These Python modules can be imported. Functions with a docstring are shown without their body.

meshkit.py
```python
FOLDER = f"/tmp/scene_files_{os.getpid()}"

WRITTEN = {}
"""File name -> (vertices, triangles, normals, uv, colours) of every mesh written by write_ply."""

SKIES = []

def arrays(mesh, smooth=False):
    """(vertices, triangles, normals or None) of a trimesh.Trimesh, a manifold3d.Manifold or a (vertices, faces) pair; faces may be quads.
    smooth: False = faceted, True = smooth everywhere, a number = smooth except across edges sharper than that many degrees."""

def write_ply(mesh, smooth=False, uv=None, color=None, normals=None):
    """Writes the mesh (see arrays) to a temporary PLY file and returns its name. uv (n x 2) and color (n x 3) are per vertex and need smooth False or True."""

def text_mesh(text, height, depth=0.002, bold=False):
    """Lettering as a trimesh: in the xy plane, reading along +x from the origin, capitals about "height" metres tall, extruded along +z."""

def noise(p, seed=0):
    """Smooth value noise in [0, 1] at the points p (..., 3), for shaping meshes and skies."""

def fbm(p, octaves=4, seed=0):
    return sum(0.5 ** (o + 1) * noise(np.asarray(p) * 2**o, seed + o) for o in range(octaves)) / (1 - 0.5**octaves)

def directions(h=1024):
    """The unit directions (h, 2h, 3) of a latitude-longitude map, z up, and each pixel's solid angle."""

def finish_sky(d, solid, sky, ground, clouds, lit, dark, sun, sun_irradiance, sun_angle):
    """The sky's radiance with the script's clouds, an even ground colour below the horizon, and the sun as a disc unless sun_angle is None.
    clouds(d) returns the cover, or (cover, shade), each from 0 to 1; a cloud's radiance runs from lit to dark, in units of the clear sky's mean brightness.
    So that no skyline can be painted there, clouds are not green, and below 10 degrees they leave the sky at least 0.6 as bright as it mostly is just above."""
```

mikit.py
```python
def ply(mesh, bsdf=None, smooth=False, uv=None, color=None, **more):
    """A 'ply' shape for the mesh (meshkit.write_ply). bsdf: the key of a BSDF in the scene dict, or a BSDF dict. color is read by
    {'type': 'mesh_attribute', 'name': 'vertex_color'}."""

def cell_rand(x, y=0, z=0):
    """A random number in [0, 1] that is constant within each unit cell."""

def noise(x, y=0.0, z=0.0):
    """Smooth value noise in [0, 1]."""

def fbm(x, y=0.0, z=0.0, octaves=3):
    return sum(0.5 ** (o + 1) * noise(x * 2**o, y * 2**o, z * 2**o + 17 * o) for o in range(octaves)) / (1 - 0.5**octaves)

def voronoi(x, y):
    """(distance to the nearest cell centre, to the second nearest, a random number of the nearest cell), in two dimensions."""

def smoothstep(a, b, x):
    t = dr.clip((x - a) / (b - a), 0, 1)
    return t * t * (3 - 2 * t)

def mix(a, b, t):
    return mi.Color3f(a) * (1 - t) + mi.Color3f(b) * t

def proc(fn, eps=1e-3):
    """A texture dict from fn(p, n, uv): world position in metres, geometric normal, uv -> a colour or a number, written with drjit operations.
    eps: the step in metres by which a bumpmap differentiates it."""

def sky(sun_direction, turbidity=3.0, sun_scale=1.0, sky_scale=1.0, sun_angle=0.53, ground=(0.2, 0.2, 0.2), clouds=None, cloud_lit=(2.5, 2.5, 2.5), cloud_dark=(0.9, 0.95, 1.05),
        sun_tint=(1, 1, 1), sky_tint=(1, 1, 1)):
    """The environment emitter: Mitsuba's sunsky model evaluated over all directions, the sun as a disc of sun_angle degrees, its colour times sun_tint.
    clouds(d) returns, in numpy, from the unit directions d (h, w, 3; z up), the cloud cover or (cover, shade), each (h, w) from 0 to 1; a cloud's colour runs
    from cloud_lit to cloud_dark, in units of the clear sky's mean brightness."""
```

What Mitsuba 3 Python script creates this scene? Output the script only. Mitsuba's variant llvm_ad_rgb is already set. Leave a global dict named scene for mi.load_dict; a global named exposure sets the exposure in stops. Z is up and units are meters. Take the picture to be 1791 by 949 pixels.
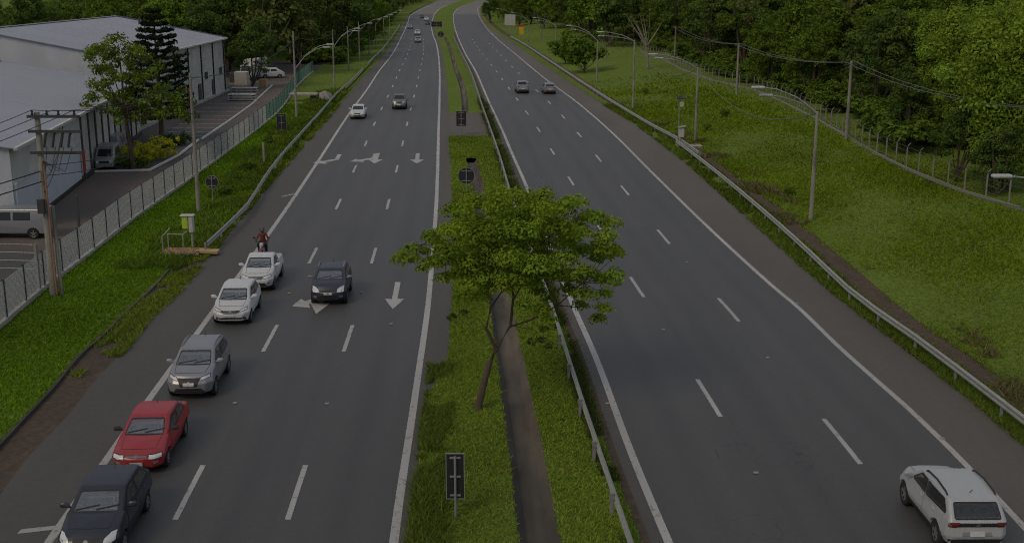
import math, random
import numpy as np, trimesh, manifold3d as m3, drjit as dr, mitsuba as mi, mikit, meshkit
from shapely.geometry import Polygon
from scipy.interpolate import PchipInterpolator
T = mi.ScalarTransform4f
PI = math.pi
scene, labels = {}, {}

# ---------------------------------------------------------------- camera, sky, exposure
CAM_H, FOCAL, HORIZON = 15.2, 2069.0, -32.0                  # metres; photo pixels (1791 x 949)
PITCH = math.atan((474.5 - HORIZON) / FOCAL)
SP, CP = math.sin(PITCH), math.cos(PITCH)
scene['camera'] = {'type': 'perspective', 'fov_axis': 'x', 'fov': 2 * math.degrees(math.atan(895.5 / FOCAL)),
                   'near_clip': 0.5, 'far_clip': 6000.0,
                   'to_world': T().look_at(origin=[0, 0, CAM_H], target=[0, 100 * CP, CAM_H - 100 * SP], up=[0, 0, 1])}
scene['daylight'] = mikit.sky((-0.46, -0.60, 0.655), turbidity=3, sun_scale=0.30, sun_angle=22, clouds=lambda d: 1.0,
                              cloud_lit=(1.44, 1.56, 1.78))
exposure = 1.1

# ---------------------------------------------------------------- helpers
rng = np.random.default_rng(7)

def ray(px, py):
    u, v = (px - 895.5) / FOCAL, (py - 474.5) / FOCAL
    return np.array([u, CP - v * SP, -(SP + v * CP)])

def at(px, py, z=0.0):
    """the point of the place, at height z, that the photograph shows at this pixel"""
    d = ray(px, py)
    t = (CAM_H - z) / -d[2]
    return np.array([d[0] * t, d[1] * t, z])

class Line:
    """a line along the motorway: x as a function of y (metres)"""
    def __init__(self, pts, z=0.0):
        w = np.array([at(px, py, z)[:2] for px, py in pts])
        w = w[np.argsort(w[:, 1])]
        self.x, self.y = w[:, 0], w[:, 1]
        self.f = PchipInterpolator(self.y, self.x)
        self.s0 = (self.x[1] - self.x[0]) / (self.y[1] - self.y[0])
        self.s1 = (self.x[-1] - self.x[-2]) / (self.y[-1] - self.y[-2])
    def __call__(self, y):
        y = np.asarray(y, float)
        m = self.f(np.clip(y, self.y[0], self.y[-1]))
        return m + np.minimum(y - self.y[0], 0) * self.s0 + np.maximum(y - self.y[-1], 0) * self.s1
    def slope(self, y, h=4.0):
        return float((self(y + h) - self(y - h)) / (2 * h))

def numbered(key):
    if key not in scene and key not in labels:
        return key
    n = 1
    while f'{key}_{n:03d}' in scene or f'{key}_{n:03d}' in labels:
        n += 1
    return f'{key}_{n:03d}'

def tag(key, label=None, cat=None, group=None, kind=None):
    d = labels.setdefault(key, {})
    for k, v in (('label', label), ('category', cat), ('group', group), ('kind', kind)):
        if v:
            d[k] = v
    return key

def thing(name, label, cat, group=None):
    return tag(numbered(name), label, cat, group)

def put(name, mesh, mat, parent=None, smooth=False, to=None, **kw):
    """one mesh = one entry; a part when parent is given"""
    key = numbered((parent + '__' if parent else '') + name)
    d = mesh if isinstance(mesh, dict) else mikit.ply(mesh, mat, smooth=smooth, **kw)
    if isinstance(mesh, dict) and mat:
        d = {**d, 'bsdf': {'type': 'ref', 'id': mat}}
    if to is not None:
        d = {**d, 'to_world': to}
    scene[key] = d
    return key

def single(name, mesh, mat, label, cat, group=None, smooth=False, **kw):
    return tag(put(name, mesh, mat, None, smooth, **kw), label, cat, group)

def setting(name, mesh, mat, smooth=False, **kw):
    return tag(put(name, mesh, mat, None, smooth, **kw), kind='structure')

cat = trimesh.util.concatenate

def box(c, s, rz=0.0, rx=0.0, ry=0.0):
    b = trimesh.creation.box(s)
    if rx: b.apply_transform(trimesh.transformations.rotation_matrix(rx, [1, 0, 0]))
    if ry: b.apply_transform(trimesh.transformations.rotation_matrix(ry, [0, 1, 0]))
    if rz: b.apply_transform(trimesh.transformations.rotation_matrix(rz, [0, 0, 1]))
    b.apply_translation(c)
    return b

def tube(pts, rad, sides=8, caps=True):
    p = np.asarray(pts, float)
    r = np.broadcast_to(np.asarray(rad, float), (len(p),))
    t = np.gradient(p, axis=0)
    t /= np.linalg.norm(t, axis=1, keepdims=True) + 1e-12
    a = np.cross(t, np.where(np.abs(t[:, 2:]) < 0.9, [0, 0, 1.0], [1.0, 0, 0]))
    a /= np.linalg.norm(a, axis=1, keepdims=True) + 1e-12
    b, ang = np.cross(t, a), np.arange(sides) * 2 * PI / sides
    v = (p[:, None] + r[:, None, None] * (np.cos(ang)[None, :, None] * a[:, None] + np.sin(ang)[None, :, None] * b[:, None])).reshape(-1, 3)
    i, j = np.meshgrid(np.arange(len(p) - 1), np.arange(sides), indexing='ij')
    q = np.stack([i * sides + j, i * sides + (j + 1) % sides, (i + 1) * sides + (j + 1) % sides, (i + 1) * sides + j], -1).reshape(-1, 4)
    f = [q[:, [0, 1, 2]], q[:, [0, 2, 3]]]
    if caps:
        n = len(v)
        v = np.vstack([v, p[0], p[-1]])
        k = np.arange(sides)
        f += [np.stack([k * 0 + n, (k + 1) % sides, k], 1), np.stack([k * 0 + n + 1, n - sides + k, n - sides + (k + 1) % sides], 1)]
    return trimesh.Trimesh(v, np.vstack(f), process=False)

def lathe(profile, n=24, axis='z'):
    m = trimesh.creation.revolve(np.asarray(profile, float), sections=n)
    if axis == 'y':
        m.apply_transform(trimesh.transformations.rotation_matrix(PI / 2, [1, 0, 0]))
    return m

def hull(pts, seg=12):
    """rounded solid: the hull of spheres (x, y, z, r)"""
    return m3.Manifold.batch_hull([m3.Manifold.sphere(p[3], seg).translate([float(c) for c in p[:3]]) for p in pts])

def rbox(c, s, r, seg=8):
    h = [x / 2 - r for x in s]
    return hull([(c[0] + i * h[0], c[1] + j * h[1], c[2] + k * h[2], r) for i in (-1, 1) for j in (-1, 1) for k in (-1, 1)], seg)

def tm(man):
    m = man.to_mesh()
    return trimesh.Trimesh(m.vert_properties[:, :3], m.tri_verts, process=False)

def ribbon(xa, xb, ys, za=0.0, zb=None, n=1):
    """a sheet between two lines x(y) for the rows ys, n cells across"""
    ys = np.asarray(ys, float)
    a, b = np.asarray(xa(ys), float), np.asarray(xb(ys), float)
    za = za(ys) if callable(za) else np.full(len(ys), float(za))
    zb = za if zb is None else (zb(ys) if callable(zb) else np.full(len(ys), float(zb)))
    t = np.linspace(0, 1, n + 1)
    v = np.stack([a[:, None] * (1 - t) + b[:, None] * t, np.repeat(ys[:, None], n + 1, 1), za[:, None] * (1 - t) + zb[:, None] * t], -1)
    i, j = np.meshgrid(np.arange(len(ys) - 1), np.arange(n), indexing='ij')
    k = i * (n + 1) + j
    q = np.stack([k, k + 1, k + n + 2, k + n + 1], -1).reshape(-1, 4)
    return trimesh.Trimesh(v.reshape(-1, 3), np.vstack([q[:, [0, 1, 2]], q[:, [0, 2, 3]]]), process=False)

def grow(y0, y1, s0=1.0, k=0.02):
    out = [y0]
    while out[-1] < y1:
        out.append(out[-1] + s0 + k * out[-1])
    out[-1] = y1
    return np.array(out)

# ---------------------------------------------------------------- materials
N, F, mix, sst, cell_rand = mikit.noise, mikit.fbm, mikit.mix, mikit.smoothstep, mikit.cell_rand
def rgb(c): return {'type': 'rgb', 'value': list(c) if hasattr(c, '__len__') else [c] * 3}
def mat(key, color, rough=0.6, two=True, bump=None, scale=0.01, **kw):
    col = mikit.proc(color) if callable(color) else ({'type': 'mesh_attribute', 'name': 'vertex_color'} if color == 'vertex' else rgb(color))
    b = {'type': 'principled', 'base_color': col, 'roughness': rough, **kw}
    if bump:
        b = {'type': 'bumpmap', 'arbitrary': mikit.proc(bump, eps=0.004), 'scale': scale, 'bsdf': b}
    scene[key] = {'type': 'twosided', 'bsdf': b} if two else b
    return key

def c_asphalt(p, n, uv):
    big, mid, fine = F(p.x * 0.05, p.y * 0.012, 3.0), F(p.x * 0.9, p.y * 0.10, 1.0), F(p.x * 9.0, p.y * 9.0, 0.0, 3)
    seam = sst(0.56, 0.6, N(p.x * 0.23, p.y * 0.011, 9.0))
    lane = uv.x - dr.floor(uv.x)                             # wheel tracks polished paler, drips of oil between them
    g = lambda c, w: dr.exp(-dr.square((lane - c) / w))
    track = g(0.27, 0.10) + g(0.73, 0.10)
    oil = g(0.5, 0.09) * (0.4 + 0.6 * N(p.x * 0.4, p.y * 0.05, 7.0))
    ridge = dr.abs(F(p.x * 0.55, p.y * 0.30, 12.0, 4) - 0.5)
    crack = (1 - sst(0.0, 0.006, ridge)) * sst(0.5, 0.62, N(p.x * 0.12, p.y * 0.03, 4.0))
    patch = sst(0.70, 0.71, cell_rand(dr.floor(uv.x), dr.floor(uv.y / 37.0), 5.0)) * sst(0.0, 0.02, lane - 0.08) * sst(0.0, 0.02, 0.92 - lane)
    k = 0.74 + 0.26 * big + 0.16 * mid + 0.16 * fine - 0.07 * seam + 0.055 * track - 0.085 * oil - 0.26 * crack - 0.06 * patch
    return mi.Color3f(0.0615, 0.0608, 0.0602) * k
mat('m_asphalt', c_asphalt, 0.55, specular=0.5)
def c_tan(p, n, uv):
    k = 0.72 + 0.35 * F(p.x * 0.3, p.y * 0.06, 2.0) + 0.2 * F(p.x * 7, p.y * 7, 4.0)
    return mix((0.088, 0.081, 0.073), (0.100, 0.088, 0.075), F(p.x * 0.12, p.y * 0.05, 8.0)) * k
mat('m_shoulder', c_tan, 0.75)
mat('m_shoulder_grey', lambda p, n, uv: mix((0.068, 0.066, 0.062), (0.084, 0.077, 0.069), F(p.x * 0.2, p.y * 0.06, 8.0)) * (0.74 + 0.32 * F(p.x * 0.4, p.y * 0.06, 2.0) + 0.2 * F(p.x * 7, p.y * 7, 4.0)), 0.7)
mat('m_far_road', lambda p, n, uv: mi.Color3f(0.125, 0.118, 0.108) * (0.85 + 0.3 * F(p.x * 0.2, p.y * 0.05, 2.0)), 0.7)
def c_lot(p, n, uv):
    k = 0.75 + 0.3 * F(p.x * 0.15, p.y * 0.1, 2.0) + 0.18 * F(p.x * 5, p.y * 5, 4.0)
    return mix((0.058, 0.055, 0.053), (0.105, 0.082, 0.07), sst(0.3, 0.7, F(p.x * 0.07, p.y * 0.05, 5.0))) * k
mat('m_lot', c_lot, 0.8)
def c_paint(p, n, uv):
    w = 0.7 * sst(0.64, 0.86, F(p.x * 6.0, p.y * 4.0, 1.0, 4))
    return mix((0.37, 0.365, 0.35), (0.13, 0.128, 0.12), w) * (0.85 + 0.25 * N(p.x * 0.8, p.y * 0.3, 2.0))
mat('m_marking', c_paint, 0.6)
def c_soil(p, n, uv):
    a, b = F(p.x * 1.3, p.y * 0.5, 1.0, 4), F(p.x * 6, p.y * 6, 3.0, 3)
    return mix((0.085, 0.060, 0.042), (0.052, 0.040, 0.030), a) * (0.7 + 0.6 * b)
mat('m_soil', c_soil, 0.95, bump=lambda p, n, uv: F(p.x * 5, p.y * 5, 0.0, 3), scale=0.08)
def c_turf(p, n, uv):
    a, b, c = F(p.x * 0.16, p.y * 0.09, 1.0), F(p.x * 1.1, p.y * 0.9, 5.0, 3), F(p.x * 7, p.y * 7, 2.0, 3)
    g = mix((0.080, 0.130, 0.011), (0.108, 0.156, 0.013), a)
    g = mix(g, (0.105, 0.125, 0.022), sst(0.55, 0.8, b) * 0.6)
    return g * (0.62 + 0.75 * c)
mat('m_turf', c_turf, 0.9, bump=lambda p, n, uv: F(p.x * 6, p.y * 6, 0.0, 3), scale=0.12)
def c_conc(p, n, uv):
    k = 0.62 + 0.5 * F(p.x * 1.5, p.y * 1.5, p.z * 0.6, 4) + 0.2 * F(p.x * 12, p.y * 12, p.z * 12)
    return mix((0.27, 0.255, 0.225), (0.16, 0.15, 0.13), sst(0.45, 0.8, F(p.x * 3, p.y * 3, p.z * 0.5))) * k
mat('m_concrete', c_conc, 0.9)
def c_chan(p, n, uv):
    k = 0.6 + 0.6 * F(p.x * 2.0, p.y * 0.7, 1.0, 4)
    return mix((0.135, 0.115, 0.092), (0.060, 0.053, 0.045), sst(0.3, 0.7, F(p.x * 1.1, p.y * 0.10, 3.0))) * k
mat('m_channel', c_chan, 0.9)
mat('m_kerb', lambda p, n, uv: mi.Color3f(0.36, 0.35, 0.32) * (0.55 + 0.6 * F(p.x * 2, p.y * 2, p.z * 3, 4)), 0.85)
mat('m_steel', lambda p, n, uv: mi.Color3f(0.29, 0.30, 0.285) * (0.72 + 0.4 * F(p.x * 1.5, p.y * 1.5, p.z * 6)), 0.5, specular=0.6)
mat('m_dark_steel', (0.05, 0.052, 0.055), 0.5)
mat('m_black', (0.012, 0.012, 0.013), 0.55)
mat('m_sign_back', (0.016, 0.017, 0.019), 0.6)
mat('m_grey_metal', (0.22, 0.225, 0.23), 0.45)
mat('m_fence_post', (0.21, 0.205, 0.18), 0.9)
mat('m_stud', (0.26, 0.26, 0.25), 0.5)
mat('m_wire', (0.12, 0.125, 0.12), 0.6)
mat('m_white', lambda p, n, uv: mi.Color3f(0.46, 0.46, 0.44) * (0.8 + 0.25 * F(p.x * 3, p.y * 3, p.z * 2)), 0.55)
mat('m_lamp', (0.42, 0.44, 0.44), 0.35)
mat('m_fence_wire', (0.36, 0.39, 0.385), 0.5)
mat('m_fence_green', (0.10, 0.22, 0.17), 0.5)
mat('m_roof', lambda p, n, uv: mi.Color3f(0.265, 0.280, 0.315) * (0.9 + 0.10 * F(p.x * 0.10, p.y * 0.35, 1.0) + 0.08 * F(p.x * 0.8, p.y * 2.2, 6.0)), 0.5, specular=0.4)
mat('m_cladding', lambda p, n, uv: mi.Color3f(0.46, 0.49, 0.54) * (0.85 + 0.2 * F(p.x * 0.7, p.y * 0.7, p.z * 0.25)), 0.6)
mat('m_wall', lambda p, n, uv: mi.Color3f(0.44, 0.45, 0.42) * (0.7 + 0.42 * F(p.x * 0.8, p.y * 0.8, p.z * 0.35, 4)), 0.85)
mat('m_trim_blue', (0.035, 0.04, 0.13), 0.5)
mat('m_red', (0.36, 0.03, 0.03), 0.5)
mat('m_yellow', (0.55, 0.38, 0.02), 0.5)
mat('m_pane_dark', (0.02, 0.024, 0.028), 0.08)
mat('m_brick_orange', (0.34, 0.17, 0.10), 0.8)
mat('m_tan_timber', (0.42, 0.29, 0.15), 0.8)
mat('m_bark', lambda p, n, uv: mix((0.115, 0.088, 0.064), (0.06, 0.047, 0.036), F(p.x * 6, p.y * 6, p.z * 2.0)), 0.95)
mat('m_bark_pale', lambda p, n, uv: mi.Color3f(0.26, 0.235, 0.19) * (0.6 + 0.6 * F(p.x * 3, p.y * 3, p.z * 1.2)), 0.95)
scene['m_leaf'] = {'type': 'principledthin', 'base_color': {'type': 'mesh_attribute', 'name': 'vertex_color'}, 'roughness': 0.55, 'diff_trans': 0.65, 'spec_trans': 0.0, 'eta': 1.4}
mat('m_grass', 'vertex', 0.8)
# vehicles
def paint(key, c, metallic=0.0, rough=0.35):
    return mat(key, c, rough, two=False, metallic=metallic, clearcoat=1.0, clearcoat_gloss=0.96, specular=0.5)
paint('p_black', (0.014, 0.018, 0.030)); paint('p_red', (0.30, 0.018, 0.024)); paint('p_white', (0.50, 0.51, 0.52))
paint('p_silver', (0.26, 0.265, 0.285), 0.4); paint('p_navy', (0.022, 0.026, 0.046)); paint('p_grey', (0.16, 0.165, 0.175), 0.4)
paint('p_pearl', (0.36, 0.375, 0.385))
mat('m_tyre', (0.018, 0.018, 0.018), 0.85)
mat('m_rim', (0.30, 0.31, 0.32), 0.35, metallic=0.6)
mat('m_plastic', (0.022, 0.022, 0.024), 0.6)
mat('m_lens', (0.60, 0.62, 0.64), 0.12, clearcoat=1.0, clearcoat_gloss=0.95)
mat('m_tail', (0.16, 0.018, 0.012), 0.2, clearcoat=1.0)
mat('m_plate', (0.52, 0.53, 0.52), 0.5)
mat('m_seat', (0.13, 0.128, 0.125), 0.9)
mat('m_chrome', (0.22, 0.225, 0.235), 0.4, metallic=0.7)
scene['m_windscreen'] = {'type': 'thindielectric', 'int_ior': 2.2, 'specular_transmittance': rgb((0.72, 0.78, 0.80))}
scene['m_tint'] = {'type': 'thindielectric', 'int_ior': 1.6, 'specular_transmittance': rgb(0.30)}
mat('m_skin', (0.30, 0.17, 0.11), 0.6)
mat('m_shirt', (0.48, 0.50, 0.52), 0.9)
mat('m_jacket', (0.16, 0.04, 0.03), 0.8)
mat('m_trousers', (0.02, 0.022, 0.03), 0.9)
mat('m_helmet', (0.055, 0.05, 0.05), 0.2, clearcoat=1.0)
# ---------------------------------------------------------------- the lines of the motorway
left_edge = Line([(84, 949), (184, 806), (254, 707), (345, 582), (484, 389), (548.5, 294), (608.6, 202), (643, 155), (662, 126), (684, 98), (703, 63), (713, 41), (720, 26), (741, 15), (767, 5)])
left_inner = Line([(688.5, 949), (700, 864), (718, 746), (734, 638), (747, 547), (756, 451), (762, 375), (765, 310), (767, 230), (768.5, 180), (769, 127), (767, 98), (763, 76), (757.5, 62), (755, 48), (757, 33), (762, 22), (774, 13), (795, 5)])
right_inner = Line([(1170, 949), (1102.5, 787), (1043.7, 628.6), (1005, 540), (918, 319), (898, 274), (878, 227), (857, 182), (833, 127), (814, 94), (799, 60), (793.5, 38.5), (795, 22), (806, 12), (824, 5)])
right_edge = Line([(1791, 921), (1692, 815), (1597.5, 722), (1531, 663), (1465, 604), (1399, 540), (1351, 500), (1135.6, 297), (1082, 243), (1018.6, 186.5), (955, 139), (901.7, 95), (860.6, 60), (842, 36), (836, 22), (838, 12), (848, 5)])
left_outer = Line([(0, 865), (73, 773), (110, 736), (165, 666), (228, 600), (265, 553), (302, 520), (345, 472), (372, 440), (400, 402), (450, 345), (500, 288), (560, 222), (620, 153), (660, 108), (688, 74), (703, 48), (712, 30), (731, 17), (757, 5)])
left_kerb = Line([(0, 784), (48, 732), (92, 685), (155, 612), (170, 600), (221, 550), (272, 502), (306, 465), (350, 428), (395, 395), (449, 334), (496, 272), (560, 204), (618, 146), (653, 108), (687, 68), (702, 44), (711, 28), (729, 17), (755, 5)])
fence_line = Line([(0, 578), (85, 505), (150, 455), (215, 402), (340, 312), (480, 205), (510, 167), (523, 149), (560, 118), (600, 92)])
channel = Line([(942, 935), (922, 800), (892, 628), (872, 520), (850, 410), (837, 332), (823, 274), (816, 215), (810, 158), (796, 117), (788, 88), (779, 68)])
rail_left = Line([(361, 423), (395, 392), (428.5, 359), (449, 328.5), (469, 298), (496, 264), (529.6, 227), (560, 194), (589.6, 161), (618, 136), (653, 99.5), (665, 88.5), (687.6, 60), (700, 41)], 0.75)
rail_median = Line([(1105, 949), (1057, 810), (1012, 678), (967, 538), (898, 350), (892, 332), (875, 274), (858, 224), (843, 182), (824, 126), (806, 90), (792, 60)], 0.75)
rail_right = Line([(1791, 727), (1626, 602), (1484, 500), (1398, 420), (1194, 252), (1129, 215), (1066, 177), (1003, 136), (955, 104), (917.5, 79), (876, 55), (854, 38), (843, 22), (843, 12), (853, 5)], 0.75)
right_paved = Line([(1791, 772), (1673, 675), (1531, 566), (1446, 500), (1360, 425), (1200, 283), (1150, 245), (1112, 217), (1048, 178), (985, 136), (940, 106), (904, 80), (868, 57), (848, 38), (840, 22), (841, 12), (851, 5)])

def shifted(f, d): return lambda y: f(y) + d
def between(a, b, t): return lambda y: a(y) * (1 - t) + b(y) * t
def above(f, g, gap): return lambda y: np.maximum(f(y), g(y) + gap)
def below(f, g, gap): return lambda y: np.minimum(f(y), g(y) - gap)

med_left = lambda y: left_inner(y) + np.interp(y, [30, 42, 47, 150, 300, 700], [0.45, 0.45, 1.15, 1.15, 0.9, 0.8])
med_right = below(lambda y: rail_median(y) + 0.5, right_inner, 0.5)
kerb_in = below(left_kerb, left_outer, 0.35)
fence_x = below(fence_line, kerb_in, 2.0)
paved_out = above(right_paved, right_edge, 0.8)
slope_foot = above(lambda y: rail_right(y) + 0.7, paved_out, 0.5)

def rise(d):
    t = np.clip((np.asarray(d, float) - 1.5) / 13.0, 0, 1)
    return 1.25 * t * t * (3 - 2 * t)
def terrain(x, y):
    return float(rise(x - float(slope_foot(y))))
def on_ground(px, py):
    p = at(px, py)
    for _ in range(12):
        p = at(px, py, terrain(p[0], p[1]))
    return p
def over(y, px, py):
    """the point at distance y along the motorway that the photograph shows at this pixel"""
    d = ray(px, py)
    return np.array([d[0], d[1], d[2]]) * (y / d[1]) + [0, 0, CAM_H]

# ---------------------------------------------------------------- ground sheets, roads, median
Y0, YF, YE = 17.0, 578.0, 1000.0
rows = grow(Y0, YF, 0.8, 0.012)
rows_far = grow(YF, YE, 6, 0.01)
g = trimesh.creation.cylinder(6000, 0.2, sections=96); g.apply_translation([0, 0, -1.6])
setting('ground', g, 'm_turf')
def lanes(m, n, k=3.0):
    v = np.asarray(m.vertices)
    return np.stack([np.tile(np.linspace(0, k, n + 1), len(v) // (n + 1)), v[:, 1]], 1)
r_ = ribbon(left_edge, left_inner, rows, 0, n=6)
setting('road', r_, 'm_asphalt', uv=lanes(r_, 6))
setting('shoulder_002', ribbon(left_inner, med_left, rows, 0, n=1), 'm_shoulder_grey')
labels['road']['label'] = 'dark three lane carriageway on the left with the queue of cars'
r_ = ribbon(right_inner, right_edge, rows, 0, n=6)
setting('road_001', r_, 'm_asphalt', uv=lanes(r_, 6))
setting('shoulder_003', ribbon(shifted(right_inner, -0.5), right_inner, rows, 0, n=1), 'm_shoulder_grey')
labels['road_001']['label'] = 'dark three lane carriageway on the right with the white crossover car'
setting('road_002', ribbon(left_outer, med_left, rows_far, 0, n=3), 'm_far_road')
labels['road_002']['label'] = 'pale far stretch of the left carriageway where it bends away'
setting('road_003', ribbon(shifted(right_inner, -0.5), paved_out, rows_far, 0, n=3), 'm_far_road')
labels['road_003']['label'] = 'pale far stretch of the right carriageway where it bends away'
setting('shoulder', ribbon(left_outer, left_edge, rows, 0, n=2), 'm_shoulder_grey')
setting('shoulder_001', ribbon(right_edge, paved_out, rows, 0, n=2), 'm_shoulder')
near = grow(Y0, 66, 0.4, 0.0)
def bump_z(y0): return lambda y: -0.04 + 0.05 * meshkit.fbm(np.stack([np.asarray(y) * 0.6, np.asarray(y) * 0 + y0, np.asarray(y) * 0], -1))
setting('dirt_path', ribbon(kerb_in, left_outer, near, bump_z(1), 0.0, n=5), 'm_soil')
setting('verge_ground', ribbon(fence_x, shifted(kerb_in, -0.15), rows[rows < 240], 0.10, n=6), 'm_turf')
setting('verge_ground_001', ribbon(kerb_in, left_outer, rows[rows > 64.5], 0.02, n=2), 'm_turf')
verge_kerb = cat([ribbon(shifted(kerb_in, -0.15), kerb_in, near, 0.12), ribbon(kerb_in, shifted(kerb_in, 0.004), near, 0.12, -0.06)])
setting('kerb', verge_kerb, 'm_channel')
setting('yard_ground', ribbon(lambda y: np.full(len(y), -170.0), fence_x, rows[rows < 240], 0.02, n=4), 'm_lot')
setting('woodland_ground', ribbon(lambda y: np.full(len(y), -420.0), below(shifted(left_kerb, 0), left_outer, 0.35), np.linspace(rows[rows < 240][-1], YE, 60), 0.04, n=6), 'm_turf')
# median: turf, drain channel, paved crossover
PAD0, PAD1, CH0, CH1 = 119.0, 141.0, 104.0, 360.0
def seg(a, b): return np.concatenate([[a], rows[(rows > a + 0.3) & (rows < b - 0.3)], [b]])
chw = lambda y: np.interp(y, [30, 104, 141, 360], [0.62, 0.55, 0.42, 0.34])
cl, cr = (lambda y: channel(y) - chw(y)), (lambda y: channel(y) + chw(y))
for a, b in ((Y0, CH0), (PAD1, CH1)):
    setting(numbered('median_ground'), ribbon(med_left, cl, seg(a, b), 0.03, n=3), 'm_turf')
    setting(numbered('median_ground'), ribbon(cr, med_right, seg(a, b), 0.03, n=3), 'm_turf')
    lo, hi = (lambda y: channel(y) - chw(y) * .5), (lambda y: channel(y) + chw(y) * .5)
    setting(numbered('drain_channel'), cat([ribbon(cl, lo, seg(a, b), 0.03, -0.34), ribbon(lo, hi, seg(a, b), -0.34, n=1), ribbon(hi, cr, seg(a, b), -0.34, 0.03)]), 'm_channel')
setting(numbered('median_ground'), ribbon(med_left, med_right, seg(CH0, PAD0), 0.03, n=4), 'm_turf')
setting('median_pavement', ribbon(med_left, med_right, seg(PAD0, PAD1), 0.04, n=2), 'm_shoulder')
setting(numbered('median_ground'), ribbon(med_left, shifted(right_inner, -0.5), np.concatenate([seg(CH1, YF), rows_far[1:]]), 0.03, n=4), 'm_turf')
setting('gravel_strip', ribbon(med_right, shifted(right_inner, -0.5), seg(Y0, CH1), 0.02, n=2), 'm_soil')
setting('verge_ground_002', ribbon(paved_out, slope_foot, np.concatenate([rows, rows_far[1:]]), 0.02, n=2), 'm_turf')
offs = np.array([0, 0.8, 1.5, 3, 5, 8, 11, 14.5, 20, 30, 50, 90, 180, 420.0])
ry = np.concatenate([rows, rows_far[1:]])
sx = np.asarray(slope_foot(ry))[:, None] + offs[None, :]
sz = np.repeat(rise(offs)[None, :], len(ry), 0) + np.where(offs > 1.2, 1, 0) * 0.35 * (meshkit.fbm(np.stack([sx * 0.12, np.repeat(ry[:, None], len(offs), 1) * 0.09, sx * 0], -1)) - 0.5)
sv = np.stack([sx, np.repeat(ry[:, None], len(offs), 1), sz], -1)
ii, jj = np.meshgrid(np.arange(len(ry) - 1), np.arange(len(offs) - 1), indexing='ij')
kk = ii * len(offs) + jj
sq = np.stack([kk, kk + 1, kk + len(offs) + 1, kk + len(offs)], -1)
def part_sheet(j0, j1):
    q = sq[:, j0:j1].reshape(-1, 4)
    return trimesh.Trimesh(sv.reshape(-1, 3), np.vstack([q[:, [0, 1, 2]], q[:, [0, 2, 3]]]), process=True)
setting('drain_ground', part_sheet(0, 2), 'm_soil')
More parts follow.
